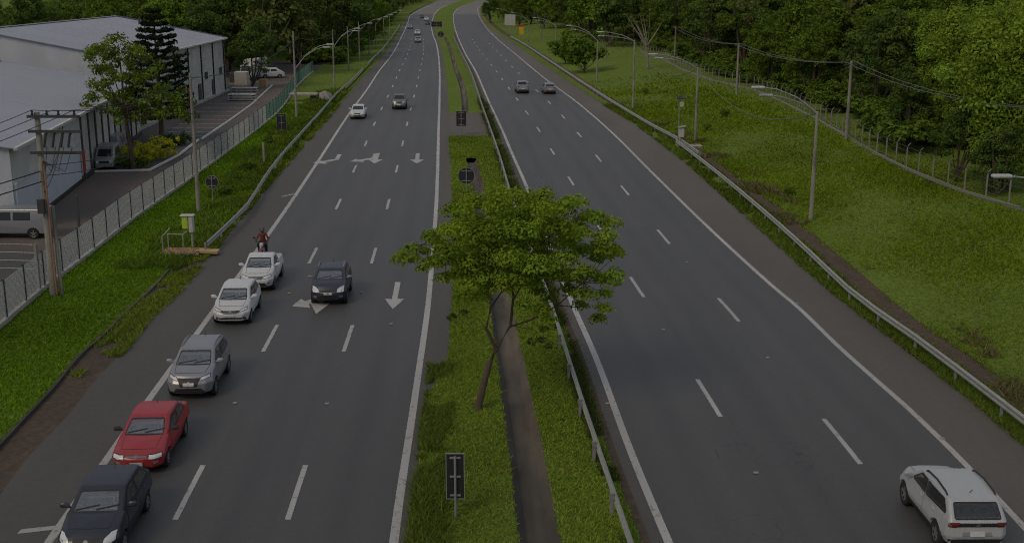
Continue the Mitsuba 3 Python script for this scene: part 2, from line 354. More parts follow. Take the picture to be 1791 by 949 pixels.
setting('hill_slope', part_sheet(2, len(offs) - 1), 'm_turf', smooth=True)

# ---------------------------------------------------------------- painted markings
def stripe(f, w, ys, z=0.006): return ribbon(shifted(f, -w / 2), shifted(f, w / 2), ys, z)
allr = np.concatenate([rows, rows_far[1:]])
put('edge_line', stripe(left_edge, 0.26, allr[allr < 800]), 'm_marking', 'road')
put('edge_line', stripe(left_inner, 0.26, allr[allr < 800]), 'm_marking', 'road')
put('edge_line', stripe(right_inner, 0.25, allr[allr < 800]), 'm_marking', 'road_001')
put('edge_line', stripe(right_edge, 0.22, allr[allr < 800]), 'm_marking', 'road_001')
for t, phase in ((1 / 3, 0.0), (2 / 3, 0.0)):
    f = between(left_edge, left_inner, 0.333 if t < 0.5 else 0.672)
    y = at(505, 908)[1] - 16.1
    while y < 330:
        if y > Y0:
            put('lane_dash', stripe(f, 0.17, np.linspace(y, y + 4.0, 4)), 'm_marking', 'road')
        y += 16.1
for pair, px0 in (((1505, 811), (1431, 729)), ((1260, 728), (1213, 660))):
    a, b = at(*pair), at(*px0)
    t = (a[0] - right_inner(a[1])) / (right_edge(a[1]) - right_inner(a[1]))
    f = between(right_inner, right_edge, float(t))
    y = a[1] - 16.6
    while y < 330:
        if y > Y0:
            put('lane_dash', stripe(f, 0.17, np.linspace(y, y + 4.1, 4)), 'm_marking', 'road_001')
        y += 16.6

def flat(poly, origin, ang, z=0.007, sx=1.0, sy=1.0):
    """a painted figure: polygon in (across, along) metres, laid on the road at origin, its "along" axis turned to ang"""
    v, f = trimesh.creation.triangulate_polygon(Polygon(poly), engine='earcut')
    c, s = math.cos(ang), math.sin(ang)
    v = v * [sx, sy]
    w = np.stack([origin[0] + v[:, 0] * c - v[:, 1] * s, origin[1] + v[:, 0] * s + v[:, 1] * c, np.full(len(v), z)], -1)
    m = trimesh.Trimesh(w, f, process=False)
    if m.face_normals[0][2] < 0:
        m.invert()
    return m
ARROW = [(-0.12, 0), (-0.12, 3.2), (-0.42, 3.2), (0, 5.0), (0.42, 3.2), (0.12, 3.2), (0.12, 0)]
TURN = [(-0.12, 0), (-0.12, 2.6), (0.55, 3.9), (0.42, 4.6), (1.25, 4.25), (1.0, 2.9), (0.78, 3.35), (0.12, 2.3), (0.12, 0)]
def lane_angle(y, t=0.5):
    return math.atan2(1, float(left_edge(y + 3) - left_edge(y - 3)) / 6 * (1 - t) + float(left_inner(y + 3) - left_inner(y - 3)) / 6 * t)
def arrow(poly, px, py, t, label, side=1):
    o = at(px, py)                                          # the tail, the farther end; the arrow points towards the camera
    a = lane_angle(o[1], t) + PI / 2
    put('lane_arrow', flat([(side * x, y) for x, y in poly], o, a, 0.008, 1.0, 1.0), 'm_marking', 'road')
arrow([(x * 1.15, y * 1.05) for x, y in ARROW], 696, 493, 0.83, '')
arrow([(x * 1.15, y * 1.05) for x, y in ARROW], 573, 500, 0.45, '')
put('lane_arrow', flat([(x * 1.1, y) for x, y in TURN], at(573, 500) + [0.05, 0.4, 0], lane_angle(56, .45) + PI / 2, 0.010), 'm_marking', 'road')
arrow([(x * 1.5, y * 1.25) for x, y in ARROW], 731, 268, 0.85, '')
arrow([(x * 1.5, y * 1.25) for x, y in ARROW], 661, 268, 0.5, '')
put('lane_arrow', flat([(x * 1.6, y * 1.1) for x, y in TURN], at(657, 269), lane_angle(107, .5) + PI / 2, 0.010), 'm_marking', 'road')
put('lane_arrow', flat([(x * 1.5, y * 1.25) for x, y in TURN], at(594, 270), lane_angle(105, .16) + PI / 2, 0.008), 'm_marking', 'road')
a, b = at(30, 933), at(92, 926)
put('chevron_stripe', flat([(a[0], a[1]), (b[0], b[1]), (b[0], b[1] + 0.28), (a[0], a[1] + 0.28)], (0, 0), 0, 0.009), 'm_marking', 'road')
a, b = at(492, 345), at(512, 340)
put('chevron_stripe', flat([(a[0], a[1]), (b[0], b[1]), (b[0], b[1] + 0.5), (a[0], a[1] + 0.4)], (0, 0), 0, 0.009), 'm_marking', 'road')
stud = rbox((0, 0, 0.02), (0.16, 0.12, 0.045), 0.02, 6)
studs = tm(stud)
sd = mikit.ply(studs, 'm_stud')
for px, py, r in ((572, 706, 'road'), (411, 705, 'road'), (684, 567, 'road'), (506, 513, 'road'), (632, 512, 'road'), (1343, 626, 'road_001'), (1322, 827, 'road_001'), (1160, 577, 'road_001'), (1062, 706, 'road_001'), (1648, 767, 'road_001'), (1201, 459, 'road_001'), (1394, 531, 'road_001')):
    p = at(px, py)
    put('road_stud', {**sd}, None, r, to=T().translate([p[0], p[1], 0.004]))

# ---------------------------------------------------------------- guardrails
W = [(0.0, 0.44), (0.07, 0.50), (0.07, 0.55), (0.0, 0.60), (0.0, 0.63), (0.07, 0.68), (0.07, 0.73), (0.0, 0.79)]
def beam(f, y0, y1, side, dz=0.0, n=2):
    ys = np.linspace(y0, y1, n)
    x = np.asarray(f(ys))
    v = np.array([[(xx + side * o, yy, z + dz) for o, z in W] for xx, yy in zip(x, ys)])
    k = np.arange(len(W) - 1)
    q = np.concatenate([np.stack([k + i * len(W), k + 1 + i * len(W), k + 1 + (i + 1) * len(W), k + (i + 1) * len(W)], 1) for i in range(n - 1)])
    return trimesh.Trimesh(v.reshape(-1, 3), np.vstack([q[:, [0, 1, 2]], q[:, [0, 2, 3]]]), process=False)
POST = mikit.ply(cat([box((0, 0, 0.36), (0.10, 0.07, 0.72)), box((0, 0, 0.62), (0.12, 0.10, 0.2))]), 'm_grey_metal')
def guardrail(f, y0, y1, side, label, far=220.0, mat_='m_steel'):
    t = thing('guardrail', label, 'guardrail')
    y, far_rail, far_post = y0, [], []
    while y < y1 - 0.1:
        e = min(y + 4.0, y1)
        b = beam(f, y, e, side)
        pb = [float(f(y)) - side * 0.07, y, 0.0]
        if y < far:
            put('rail', b, mat_, t)
            put('post', {**POST}, None, t, to=T().translate(pb))
        else:
            far_rail.append(b); far_post.append(box((pb[0], pb[1], 0.36), (0.10, 0.07, 0.72)))
        y = e
    if far_rail:
        tag(put('far_rail', cat(far_rail), mat_, t), kind='stuff'); tag(put('far_post', cat(far_post), 'm_grey_metal', t), kind='stuff')
    return t
yj = at(1194, 252, 0.75)[1]
guardrail(rail_left, at(361, 423, .75)[1], 205, 1, 'long steel guardrail on the left verge, starting beside the railed platform')
guardrail(rail_left, 221, 420, 1, 'far steel guardrail on the left verge beyond a gap, under the lamp poles', far=230)
guardrail(rail_median, 24, 330, 1, 'weathered steel guardrail in the grass median beside the right carriageway', far=200)
guardrail(shifted(rail_right, 0.0), 28, yj + 3, -1, 'nearer length of steel guardrail at the foot of the right grass slope')
guardrail(shifted(rail_right, 0.55), yj - 5, 330, -1, 'farther length of steel guardrail on the right, running up to the white billboard', far=230)

# ---------------------------------------------------------------- fence round the yard (left)
t = fence = thing('perimeter_fence', 'mesh panel fence with dark posts between the left grass verge and the yard', 'fence')
fy = np.arange(23.0, 205.0, 2.9)
put('base_kerb', cat([ribbon(shifted(fence_x, -0.10), shifted(fence_x, 0.10), np.append(fy, fy[-1] + 2.9), 0.34), ribbon(shifted(fence_x, 0.10), shifted(fence_x, 0.103), np.append(fy, fy[-1] + 2.9), 0.34, 0.0)]), 'm_kerb', t)
FP = mikit.ply(cat([box((0, 0, 1.1), (0.09, 0.09, 2.0)), box((0, 0, 2.11), (0.11, 0.11, 0.03))]), 'm_dark_steel')
def wire_panel(y0, y1):
    n = 24
    ys = np.linspace(y0 + 0.06, y1 - 0.06, n)
    parts = []
    x0, x1 = float(fence_x(y0)), float(fence_x(y1))
    V = []
    for yy in ys:
        xx = x0 + (x1 - x0) * (yy - y0) / (y1 - y0)
        V.append(box((xx, yy, 1.2), (0.018, 0.018, 1.66)))
    for z in (0.42, 0.95, 1.5, 2.0):
        V.append(tube([(x0, y0, z), (x1, y1, z)], 0.012, 4))
    return cat(V)
for i, y in enumerate(fy):
    put('post', {**FP}, None, t, to=T().translate([float(fence_x(y)), float(y), 0]))
    if y < 150:
        put('mesh_panel', wire_panel(y, y + 2.9), 'm_fence_wire' if y < 128 else 'm_fence_green', t)
tag(put('far_mesh_panel', cat([wire_panel(y, y + 2.9) for y in fy if y >= 150]), 'm_fence_green', t), kind='stuff')

# ---------------------------------------------------------------- fence on top of the slope (right)
fr = [on_ground(*p) for p in ((1791, 370), (1681, 336), (1592.7, 301), (1530.7, 270), (1477.6, 239), (1424, 208), (1362, 177), (1318, 158), (1247, 142), (1191, 122), (1158, 104), (1120, 92))]
fr = np.array([fr[0] + (fr[0] - fr[1]) * 1.2] + fr)
t = thing('boundary_fence', 'wire fence with cranked concrete posts along the top of the grass slope', 'fence')
d = np.concatenate([[0], np.cumsum(np.linalg.norm(np.diff(fr[:, :2], axis=0), axis=1))])
s = np.arange(0, d[-1], 2.6)
fp = np.stack([np.interp(s, d, fr[:, k]) for k in range(3)], 1)
def cranked():
    return cat([box((0, 0, 0.85), (0.10, 0.10, 1.9)), tube([(0, 0, 1.75), (0.06, 0, 1.98), (0.22, 0, 2.16)], [0.048, 0.045, 0.035], 6)])
CP_ = mikit.ply(cranked(), 'm_fence_post')
for k, p in enumerate(fp):
    h = rng.normal(0, 2.5)
    put('post', {**CP_}, None, t, to=T().translate([p[0], p[1], terrain(p[0], p[1]) - 0.1]).rotate([0, 0, 1], -25 + h).rotate([1, 0, 0], h * 0.6))
for z in (0.5, 0.95, 1.4, 1.75):
    q = fp + [0, 0, z]
    put('wire', tube(q, 0.010, 4), 'm_wire', t)
V = []
for a, b in zip(fp[:-1], fp[1:]):
    V.append(box(((a + b) / 2 + [0, 0, 0.1]), (0.12, float(np.linalg.norm(b[:2] - a[:2])), 0.24), rz=math.atan2(b[1] - a[1], b[0] - a[0]) - PI / 2))
put('base_beam', cat(V), 'm_fence_post', t)

# ---------------------------------------------------------------- poles, lamps, wires
def conc_pole(h, r0=0.19, r1=0.11):
    return tube([(0, 0, -0.2), (0, 0, h * 0.5), (0, 0, h)], [r0, (r0 + r1) / 2, r1], 12)
def lamp_head(parent, p, dirx, s=1.0):
    c = np.array(p)
    put('lamp_head', tm(rbox((c[0], c[1], c[2]), (0.85 * s, 0.34 * s, 0.17 * s), 0.07 * s, 8)), 'm_lamp', parent, 40)
def street_light(px, py, top, heads, label, group=None, arm_from=None, ground=True):
    b = on_ground(px, py)
    h = over(b[1], *top)[2]
    t = thing('street_light', label, 'street light', group)
    put('pole', conc_pole(h - b[2], 0.15, 0.085), 'm_concrete', t, 40, to=T().translate(list(b)))
    for k, hp in enumerate(heads):
        e = over(b[1] + k * 0.7 - 0.3, *hp)
        a = np.array([b[0], b[1], (over(b[1], *arm_from)[2] if arm_from else h - 0.15)])
        side = 1 if e[0] > a[0] else -1
        m1 = a + (e - a) * [0.35, 0.35, 0.62]
        pts = [a, a + (m1 - a) * 0.5 + [0, 0, .03], m1, a + (e - a) * [0.7, 0.7, 0.93], e - [side * 0.3, 0, 0]]
        put('arm', tube(pts, [0.055, 0.05, 0.045, 0.04, 0.04], 8), 'm_steel', t, 40)
        lamp_head(t, e, side)
    return t, b, h
R = []
R.append(street_light(1418, 385, (1421, 195), [(1326, 153), (1340, 167)], 'concrete lamp pole with twin arms, nearest one standing on the grass slope'))
R.append(street_light(1216, 250, (1216, 118), [(1142, 95), (1153, 102)], 'concrete twin arm lamp pole behind the emergency phone box on the right'))
R.append(street_light(1107, 190, (1108, 70), [(1050, 56), (1052, 63)], 'tall concrete lamp pole on the right slope in front of the bare pale tree'))
R.append(street_light(1044, 145, (1045, 70), [(995, 45), (1003, 52)], 'concrete lamp pole on the right slope beside the dark round bush'))
for k, (x, y, tp, hd) in enumerate([(972, 98, (972, 45), [(935, 31), (941, 36)]), (924, 74, (924, 36), [(896, 22), (901, 27)]), (893, 56, (893, 24), [(870, 15)])]):
    R.append(street_light(x, y, tp, hd, ['far concrete lamp pole among trees right of the white billboard', 'far concrete lamp pole just behind the white billboard', 'farthest lamp pole on the right, left of the white billboard'][k]))
nb = np.array([31.0, 75.5, 1.25])
t = thing('street_light', 'pale lamp head on an arm reaching in at the right edge of the picture', 'street light')
e = over(62.0, 1752, 308)
nb = np.array([e[0] + 3.6, 62.0, terrain(e[0] + 3.6, 62.0)])
put('pole', conc_pole(e[2] - 1.9 - nb[2], 0.15, 0.085), 'm_concrete', t, 40, to=T().translate(list(nb)))
put('arm', tube([(nb[0], nb[1], e[2] - 2.1), (nb[0] - 1.0, nb[1], e[2] - 0.9), (nb[0] - 2.2, nb[1], e[2] - 0.1), (e[0] + 0.3, nb[1], e[2])], 0.05, 8), 'm_steel', t, 40)
lamp_head(t, e, 1, 1.25)
def util_pole(px, py, top, label):
    b = on_ground(px, py)
    h = over(b[1], *top)[2]
    t = thing('utility_pole', label, 'utility pole')
    put('pole', conc_pole(h - b[2], 0.17, 0.11), 'm_concrete', t, 40, to=T().translate(list(b)))
    put('crossarm', box((b[0], b[1], h - 0.3), (1.1, 0.1, 0.1)), 'm_dark_steel', t)
    for dx in (-0.45, 0.45):
        put('insulator', lathe([(0, 0), (0.06, 0), (0.06, 0.05), (0.03, 0.08), (0.05, 0.13), (0, 0.16)], 8).apply_translation([b[0] + dx, b[1], h - 0.25]), 'm_plastic', t)
    return np.array([b[0], b[1], h])
U = [util_pole(1480, 245, (1480, 107), 'bare concrete utility pole standing at the wire fence on the right'),
     util_pole(1288, 165, (1288, 76), 'concrete utility pole in front of the tree wall, second along the wire fence'),
     util_pole(1180, 108, (1180, 46), 'concrete utility pole third along the wire fence, by the bare pale tree')]
U0 = U[0] + (U[0] - U[1]) * [0.8, 0.8, 0] ; U0[2] = U[0][2] - 0.4
L = []
LL = [((348, 375), (341, 128), [], None, 'pale concrete pole on the left verge behind the round sign back'),
      ((519, 207), (512, 55), [(577, 78), (571, 83)], (520, 122), 'tall pale pole on the left verge with a long lamp arm, by the culvert'),
      ((585, 153), (580, 52), [(625, 50), (621, 54)], (583, 84), 'lamp pole on the left verge just beyond the culvert'),
      ((610, 124), (608, 46), [(647, 41)], (609, 66), 'lamp pole on the left verge third beyond the tall pale pole'),
      ((629, 108), (627, 38), [(663, 34)], (628, 56), 'lamp pole on the left verge fourth beyond the tall pale pole'),
      ((646, 97), (645, 43), [(675, 30)], (645, 50), 'lamp pole on the left verge fifth beyond the tall pale pole'),
      ((658, 86), (657, 38), [(684, 26)], (657, 44), 'lamp pole on the left verge sixth beyond the tall pale pole'),
      ((672, 77), (671, 32), [(692, 22)], (671, 36), 'lamp pole on the left verge seventh beyond the tall pale pole'),
      ((682, 66), (681, 28), [(700, 19)], (681, 30), 'farthest lamp pole on the left verge, near the bend')]
for (p, tp, hd, af, lb) in LL:
    L.append(street_light(p[0], p[1], tp, hd, lb, arm_from=af))
# the three-crossarm pole
b = on_ground(95, 520); b[2] = 0.1
h = over(b[1], 72, 196)[2]
upole = b.copy()
t = thing('power_pole', 'tall power pole with three dark crossarms and hanging fuses beside the yard fence', 'power pole')
put('pole', conc_pole(h, 0.20, 0.13), 'm_concrete', t, 40, to=T().translate([b[0], b[1], 0]))
put('brace_post', tube([(b[0] + 0.34, b[1] + 0.1, 0), (b[0] + 0.30, b[1] + 0.1, 4.6)], 0.10, 8), 'm_concrete', t, 40)
arms = []
for py in (203, 229, 266):
    z = over(b[1], 72, py)[2]
    arms.append(z)
    put('crossarm', box((b[0] + 0.85, b[1] - 0.2, z), (2.5, 0.12, 0.14)), 'm_dark_steel', t)
ins = lathe([(0, 0), (0.07, 0), (0.07, 0.07), (0.035, 0.09), (0.06, 0.17), (0.03, 0.22), (0, 0.26)], 10)
for dx in (-0.15, 0.55, 1.1, 1.85):
    put('insulator', ins.copy().apply_translation([b[0] + dx, b[1] - 0.2, arms[0] + 0.07]), 'm_plastic', t)
for dx in (0.45, 0.85, 1.25, 1.6):
    put('fuse_holder', cat([tube([(b[0] + dx, b[1] - 0.3, arms[1] - 0.12), (b[0] + dx - 0.08, b[1] - 0.45, arms[1] - 0.75)], 0.06, 8), box((b[0] + dx, b[1] - 0.26, arms[1] - 0.1), (0.08, 0.2, 0.08))]), 'm_plastic', t)
for dx in (0.2, 0.6, 1.0, 1.4):
    put('jumper_cable', tube([(b[0] + dx + 0.2, b[1] - 0.45, arms[1] - 0.7), (b[0] + dx + 0.3, b[1] - 0.4, arms[2] + 0.3), (b[0] + dx * 0.8 + 0.1, b[1] - 0.3, arms[2] - 0.9), (b[0] + 0.15, b[1] - 0.2, arms[2] - 0.4)], 0.018, 5), 'm_black', t)
put('conduit', tube([(b[0] + 0.2, b[1] - 0.15, 0.2), (b[0] + 0.17, b[1] - 0.15, arms[2] - 0.3)], 0.045, 8), 'm_brick_orange', t)
put('junction_box', box((b[0] - 0.1, b[1] - 0.28, arms[2] - 2.6), (0.32, 0.22, 0.7)), 'm_dark_steel', t)

def wire(p, q, sag, label, r=0.028, group='overhead wires on the left'):
    p, q = np.asarray(p, float), np.asarray(q, float)
    s = np.linspace(0, 1, 18)[:, None]
    pts = p * (1 - s) + q * s - [0, 0, 1] * (4 * sag * s * (1 - s))
    single('overhead_wire', tube(pts, r, 5), 'm_black' if group.endswith('left') else 'm_wire', label, 'wire', group)
up = np.array([b[0], b[1] - 0.2, 0])
l1, l2, l3 = (np.array([x[1][0], x[1][1], x[2]]) for x in L[:3])
for k, dx in enumerate((-0.15, 0.85, 1.85)):
    wire(up + [dx, 0, arms[0] + 0.3], l1 + [dx * 0.4 - 0.3, 0, -0.2], 0.7, 'thin dark power wire strung from the crossarm pole along the yard fence', 0.016)
    wire(up + [dx, 0, arms[0] + 0.3], up + [dx - 2.4, -42, arms[0] + 0.4], 0.9, 'thin dark power wire running out of the picture at the left edge', 0.018)
for k, z in enumerate((0, -0.5)):
    wire(up + [0.1, 0, arms[2] - 0.6 + z], l1 + [0, 0, -2.6 + z], 0.8, 'thin dark power wire strung from the crossarm pole along the yard fence', 0.02)
    wire(up + [0, 0, arms[2] - 0.9 + z], up + [-14, -16 - 3 * k, arms[2] - 2.4 + z], 0.6, 'thin dark power wire running out of the picture at the left edge', 0.03)
    wire(up + [0.1, 0, arms[2] - 1.4 + z], up + [-11.5, 34, 5.2], 0.8, 'dark service cable from the crossarm pole to the warehouse wall', 0.03)
wire(l1 - [0, 0, .3], l2 - [0, 0, 1.0], 0.9, 'thin dark power wire between two pale poles on the left verge'); wire(l2 - [0, 0, .6], l3 - [0, 0, .5], 0.6, 'thin dark power wire between two pale poles on the left verge')
gR = 'overhead wires on the right'
r1, r2, r3, r4 = (np.array([x[1][0], x[1][1], x[2]]) for x in R[:4])
for a, bq, sg in ((r1, r2, 2.0), (r2, r3, 2.0), (r3, r4, 1.2)):
    wire(a - [0, 0, .1], bq - [0, 0, .2], sg, 'sagging grey cable between two lamp poles on the right slope', 0.032, gR)
wire(r1 - [0, 0, .1], nb + [0, 0, e[2] - 3.2], 1.2, 'sagging grey cable between two lamp poles on the right slope', 0.032, gR)
for dx in (-0.45, 0.45):
    wire(U[0] + [dx, 0, -0.1], U[1] + [dx, 0, -0.1], 0.7, 'grey power wire strung in front of the dark trees on the right', 0.03, 'power wires before the trees on the right')
    wire(U[0] + [dx, 0, -0.1], U0 + [dx, 0, -0.1], 0.7, 'grey power wire strung in front of the dark trees on the right', 0.03, 'power wires before the trees on the right')
    wire(U[1] + [dx, 0, -0.1], U[2] + [dx, 0, -0.1], 0.7, 'grey power wire strung in front of the dark trees on the right', 0.03, 'power wires before the trees on the right')
# ---------------------------------------------------------------- buildings
def wall_x(y): return -34.0 - 0.148 * (np.asarray(y, float) - 93.0)
ang = math.atan(0.148)                                       # the long wall leans away from the motorway
def local(base, rot):
    M = trimesh.transformations.rotation_matrix(rot, [0, 0, 1]); M[:3, 3] = base
    return M
def place(m, M): m = m.copy(); m.apply_transform(M); return m
def gable(t, M, length, width, eave, ridge, over=0.35, pieces=12):
    """long axis +y from the near gable; +x is the side facing the motorway (x = 0 is that wall)"""
    v = np.array([[0, 0, 0], [0, 0, eave], [-width / 2, 0, ridge], [-width, 0, eave], [-width, 0, 0]])
    w = v + [0, length, 0]
    put('wall', place(trimesh.Trimesh([*v], [[0, 1, 2], [0, 2, 3], [0, 3, 4]], process=False), M), 'm_cladding', t)
    put('wall', place(trimesh.Trimesh([*w], [[0, 2, 1], [0, 3, 2], [0, 4, 3]], process=False), M), 'm_wall', t)
    put('wall', place(trimesh.Trimesh([v[0], w[0], w[1], v[1]], [[0, 1, 2], [0, 2, 3]], process=False), M), 'm_wall', t)
    put('wall', place(trimesh.Trimesh([v[4], v[3], w[3], w[4]], [[0, 1, 2], [0, 2, 3]], process=False), M), 'm_wall', t)
    sl = (ridge - eave) / (width / 2)
    L1 = length + 2 * over
    for side in (1, -1):
        r = put('roof', place(box((0, 0, 0), (0.001, 0.001, 0.001)).apply_translation([-width / 2, length / 2, ridge - 0.1]), M), 'm_roof', t)
        n = pieces
        ww = width / 2 + over
        for i in range(n):
            a, b = -over + L1 * i / n, -over + L1 * (i + 1) / n - 0.03
            x0, x1 = -width / 2, -width / 2 + side * ww
            z0, z1 = ridge + 0.05, ridge + 0.05 - sl * ww
            q = np.array([[x0, a, z0], [x1, a, z1], [x1, b, z1], [x0, b, z0]])
            V = np.vstack([q, q - [0, 0, 0.06]])
            f = [[0, 1, 2], [0, 2, 3], [4, 6, 5], [4, 7, 6], [0, 4, 5], [0, 5, 1], [1, 5, 6], [1, 6, 2], [2, 6, 7], [2, 7, 3], [3, 7, 4], [3, 4, 0]]
            V[[0, 1, 2, 3], 2] += 0.005 * (i % 2)
            put('panel', place(trimesh.Trimesh(V, f, process=False), M), 'm_roof', r)
    put('ridge_cap', place(box((-width / 2, length / 2, ridge + 0.10), (0.5, L1, 0.05)), M), 'm_roof', t)
    put('gutter', place(box((over + 0.1, length / 2, eave - sl * over - 0.02), (0.2, L1, 0.18)), M), 'm_wall', t)

tA = thing('warehouse', 'long pale metal roofed warehouse with dark pilasters, nearest the camera on the left', 'warehouse')
yA0, yA1 = 72.5, 121.0
M = local([float(wall_x(yA0)), yA0, 0], ang)
LA = (yA1 - yA0) / math.cos(ang)
gable(tA, M, LA, 26.0, 5.3, 7.5)
for k in range(10):
    yy = 21.0 + k * 2.9
    put('pilaster', place(box((0.05, yy, 2.6), (0.10, 0.34, 5.1)), M), 'm_dark_steel', tA)
for k in range(9):
    put('wall_panel', place(box((0.09, 1.2 + k * 2.12, 1.5), (0.18, 2.10, 2.9)), M), 'm_cladding', tA)
put('coping', place(box((0.10, 9.7, 3.0), (0.26, 19.2, 0.12)), M), 'm_white', tA)
put('plinth', place(box((0.17, LA / 2, 0.15), (0.3, LA, 0.28)), M), 'm_plastic', tA)
single('wall_banner', place(box((0.30, 19.9, 1.5), (0.06, 0.8, 1.7)), M), 'm_red', 'narrow red panel fixed low on the warehouse corner by the parked white van', 'sign')
tC = thing('factory_hall', 'taller white hall with pale gabled roof behind the araucaria tree', 'factory')
yC0, yC1 = 123.0, 170.0
M = local([-39.3, yC0, 0], math.atan(0.03))
gable(tC, M, yC1 - yC0, 30.0, 7.5, 10.4)
put('verge_trim', place(cat([tube([(0.4, yC1 - yC0 + 0.4, 7.45), (-15, yC1 - yC0 + 0.4, 10.5), (-30.4, yC1 - yC0 + 0.4, 7.45)], 0.16, 6)]), M), 'm_trim_blue', tC)
for k in range(7):
    put('downpipe', place(tube([(0.1, 4 + k * 7.0, 0.1), (0.1, 4 + k * 7.0, 7.2)], 0.09, 6), M), 'm_plastic', tC)
for k, yy in enumerate((24.5, 30.5, 38.5)):
    d_ = put('door', place(box((0.05, yy, 1.2), (0.1, 1.6, 2.4)), M), 'm_red' if k == 0 else 'm_dark_steel', tC)
    if k == 0: tag(d_, 'dark red door')
for yy in (8, 13, 18, 34.5, 43.5):
    w_ = put('window', place(box((0.03, yy, 3.2), (0.08, 1.9, 1.1)), M), 'm_white', tC)
    put('pane', place(box((0.085, yy, 3.2), (0.03, 1.7, 0.9)), M), 'm_pane_dark', w_)
put('plinth', place(box((0.2, (yC1 - yC0) / 2, 0.2), (0.4, yC1 - yC0, 0.3)), M), 'm_kerb', tC)
tD = thing('factory_hall', 'distant pale hall roof at the upper left corner, partly behind trees', 'factory')
gable(tD, local([-62.5, 196, 0], 0.05), 22, 30, 6.0, 8.6, pieces=6)
put('vent', box((-50.0, 122.9, 8.1), (1.2, 0.3, 0.6)), 'm_plastic', tC)

# yard furniture: hedge planter, kerbs, shelter
kp = [at(150, 303), at(262, 300), at(312, 274), at(347, 247), at(420, 196), at(478, 152)]
setting('kerb_001', cat([tube(np.array(kp[0:4]) + [0, 0, 0.10], 0.14, 6)]), 'm_white')
setting('kerb_002', tube(np.array([at(352, 245), at(400, 213), at(440, 184), at(476, 150)]) + [0, 0, 0.06], 0.14, 6), 'm_white')
# yard lines
for k in range(9):
    p = at(352 + k * 9, 238 - k * 7.0)
    put('bay_line', flat([(-5.5, 0), (-0.4, 0), (-0.4, 0.14), (-5.5, 0.14)], (p[0] + 1.2, p[1]), 0.05, 0.03), 'm_marking', 'yard_ground')
for k in range(6):
    p = at(10 + k * 3, 470 - k * 14)
    put('bay_line', flat([(-6, 0), (1.6, 0), (1.6, 0.14), (-6, 0.14)], (p[0], p[1]), -0.1, 0.03), 'm_marking', 'yard_ground')

# ---------------------------------------------------------------- signs and roadside equipment
def sign(px, py, shape, w, h, zc, label, post_h=None, frame=True):
    b = at(px, py)
    t = thing('road_sign', label, 'road sign')
    y = b[1]
    if shape == 'round':
        put('panel', place(lathe([(0, -0.015), (w / 2, -0.015), (w / 2, 0.015), (0, 0.015)], 40, 'y'), local([b[0], y + 0.07, zc], 0)), 'm_sign_back', t)
        put('rim', place(lathe([(w / 2, -0.03), (w / 2 + 0.025, -0.03), (w / 2 + 0.025, 0.03), (w / 2, 0.03)], 40, 'y'), local([b[0], y + 0.07, zc], 0)), 'm_grey_metal', t)
        br = (-0.3, 0.3)
    else:
        put('panel', box((b[0], y + 0.07, zc), (w, 0.03, h)), 'm_sign_back', t)
        e = 0.022
        put('rim', cat([box((b[0] + s * (w / 2 + e / 2), y + 0.07, zc), (e, 0.05, h + 2 * e)) for s in (-1, 1)] + [box((b[0], y + 0.07, zc + s * (h / 2 + e / 2)), (w, 0.05, e)) for s in (-1, 1)]), 'm_grey_metal', t)
        br = (-0.42, 0.0, 0.42)
    put('post', tube([(b[0], y, -0.2), (b[0], y, zc + h * 0.46)], 0.036, 10), 'm_dark_steel' if not frame else 'm_grey_metal', t, 40)
    for k in br:
        put('bracket', box((b[0], y + 0.035, zc + k * h), (w * 0.62, 0.035, 0.05)), 'm_grey_metal', t)
sign(797, 906, 'rect', 0.50, 1.38, 1.30, 'tall black rectangular sign seen from behind in the near median grass')
sign(816, 350, 'round', 1.15, 1.15, 1.75, 'round black sign seen from behind in the median, above the young tree')
sign(807, 238, 'rect', 1.0, 1.5, 1.75, 'black rectangular sign seen from behind at the paved crossover in the median')
sign(373, 362, 'round', 0.85, 0.85, 1.75, 'round black sign seen from behind on the left verge')
sign(493, 234, 'rect', 0.95, 1.7, 1.15, 'black rectangular sign with pale sides on the left verge near the culvert')
sign(771, 74, 'round', 1.5, 1.5, 2.0, 'small far round dark sign in the median below the bend')
sign(764, 58, 'rect', 3.2, 1.6, 2.6, 'small far dark board in the median below the bend')
b = at(892, 62); 
t = thing('billboard', 'plain pale grey billboard on legs beside the far right guardrail', 'billboard')
put('panel', box((b[0], b[1], 4.4), (3.1, 0.18, 3.1)), 'm_white', t)
for s in (-0.9, 0.9):
    put('leg', box((b[0] + s, b[1] + 0.15, 1.5), (0.18, 0.18, 3.2)), 'm_grey_metal', t)
b = at(912, 70)
t = thing('warning_sign', 'small yellow sign right of the pale billboard', 'road sign')
put('panel', box((b[0], b[1], 2.4), (1.3, 0.06, 2.0)), 'm_yellow', t)
put('panel', box((b[0] - 0.2, b[1], 3.7), (1.9, 0.06, 0.45)), 'm_red', t)
put('post', tube([(b[0], b[1] + 0.06, 0), (b[0], b[1] + 0.06, 3.8)], 0.06, 8), 'm_grey_metal', t)
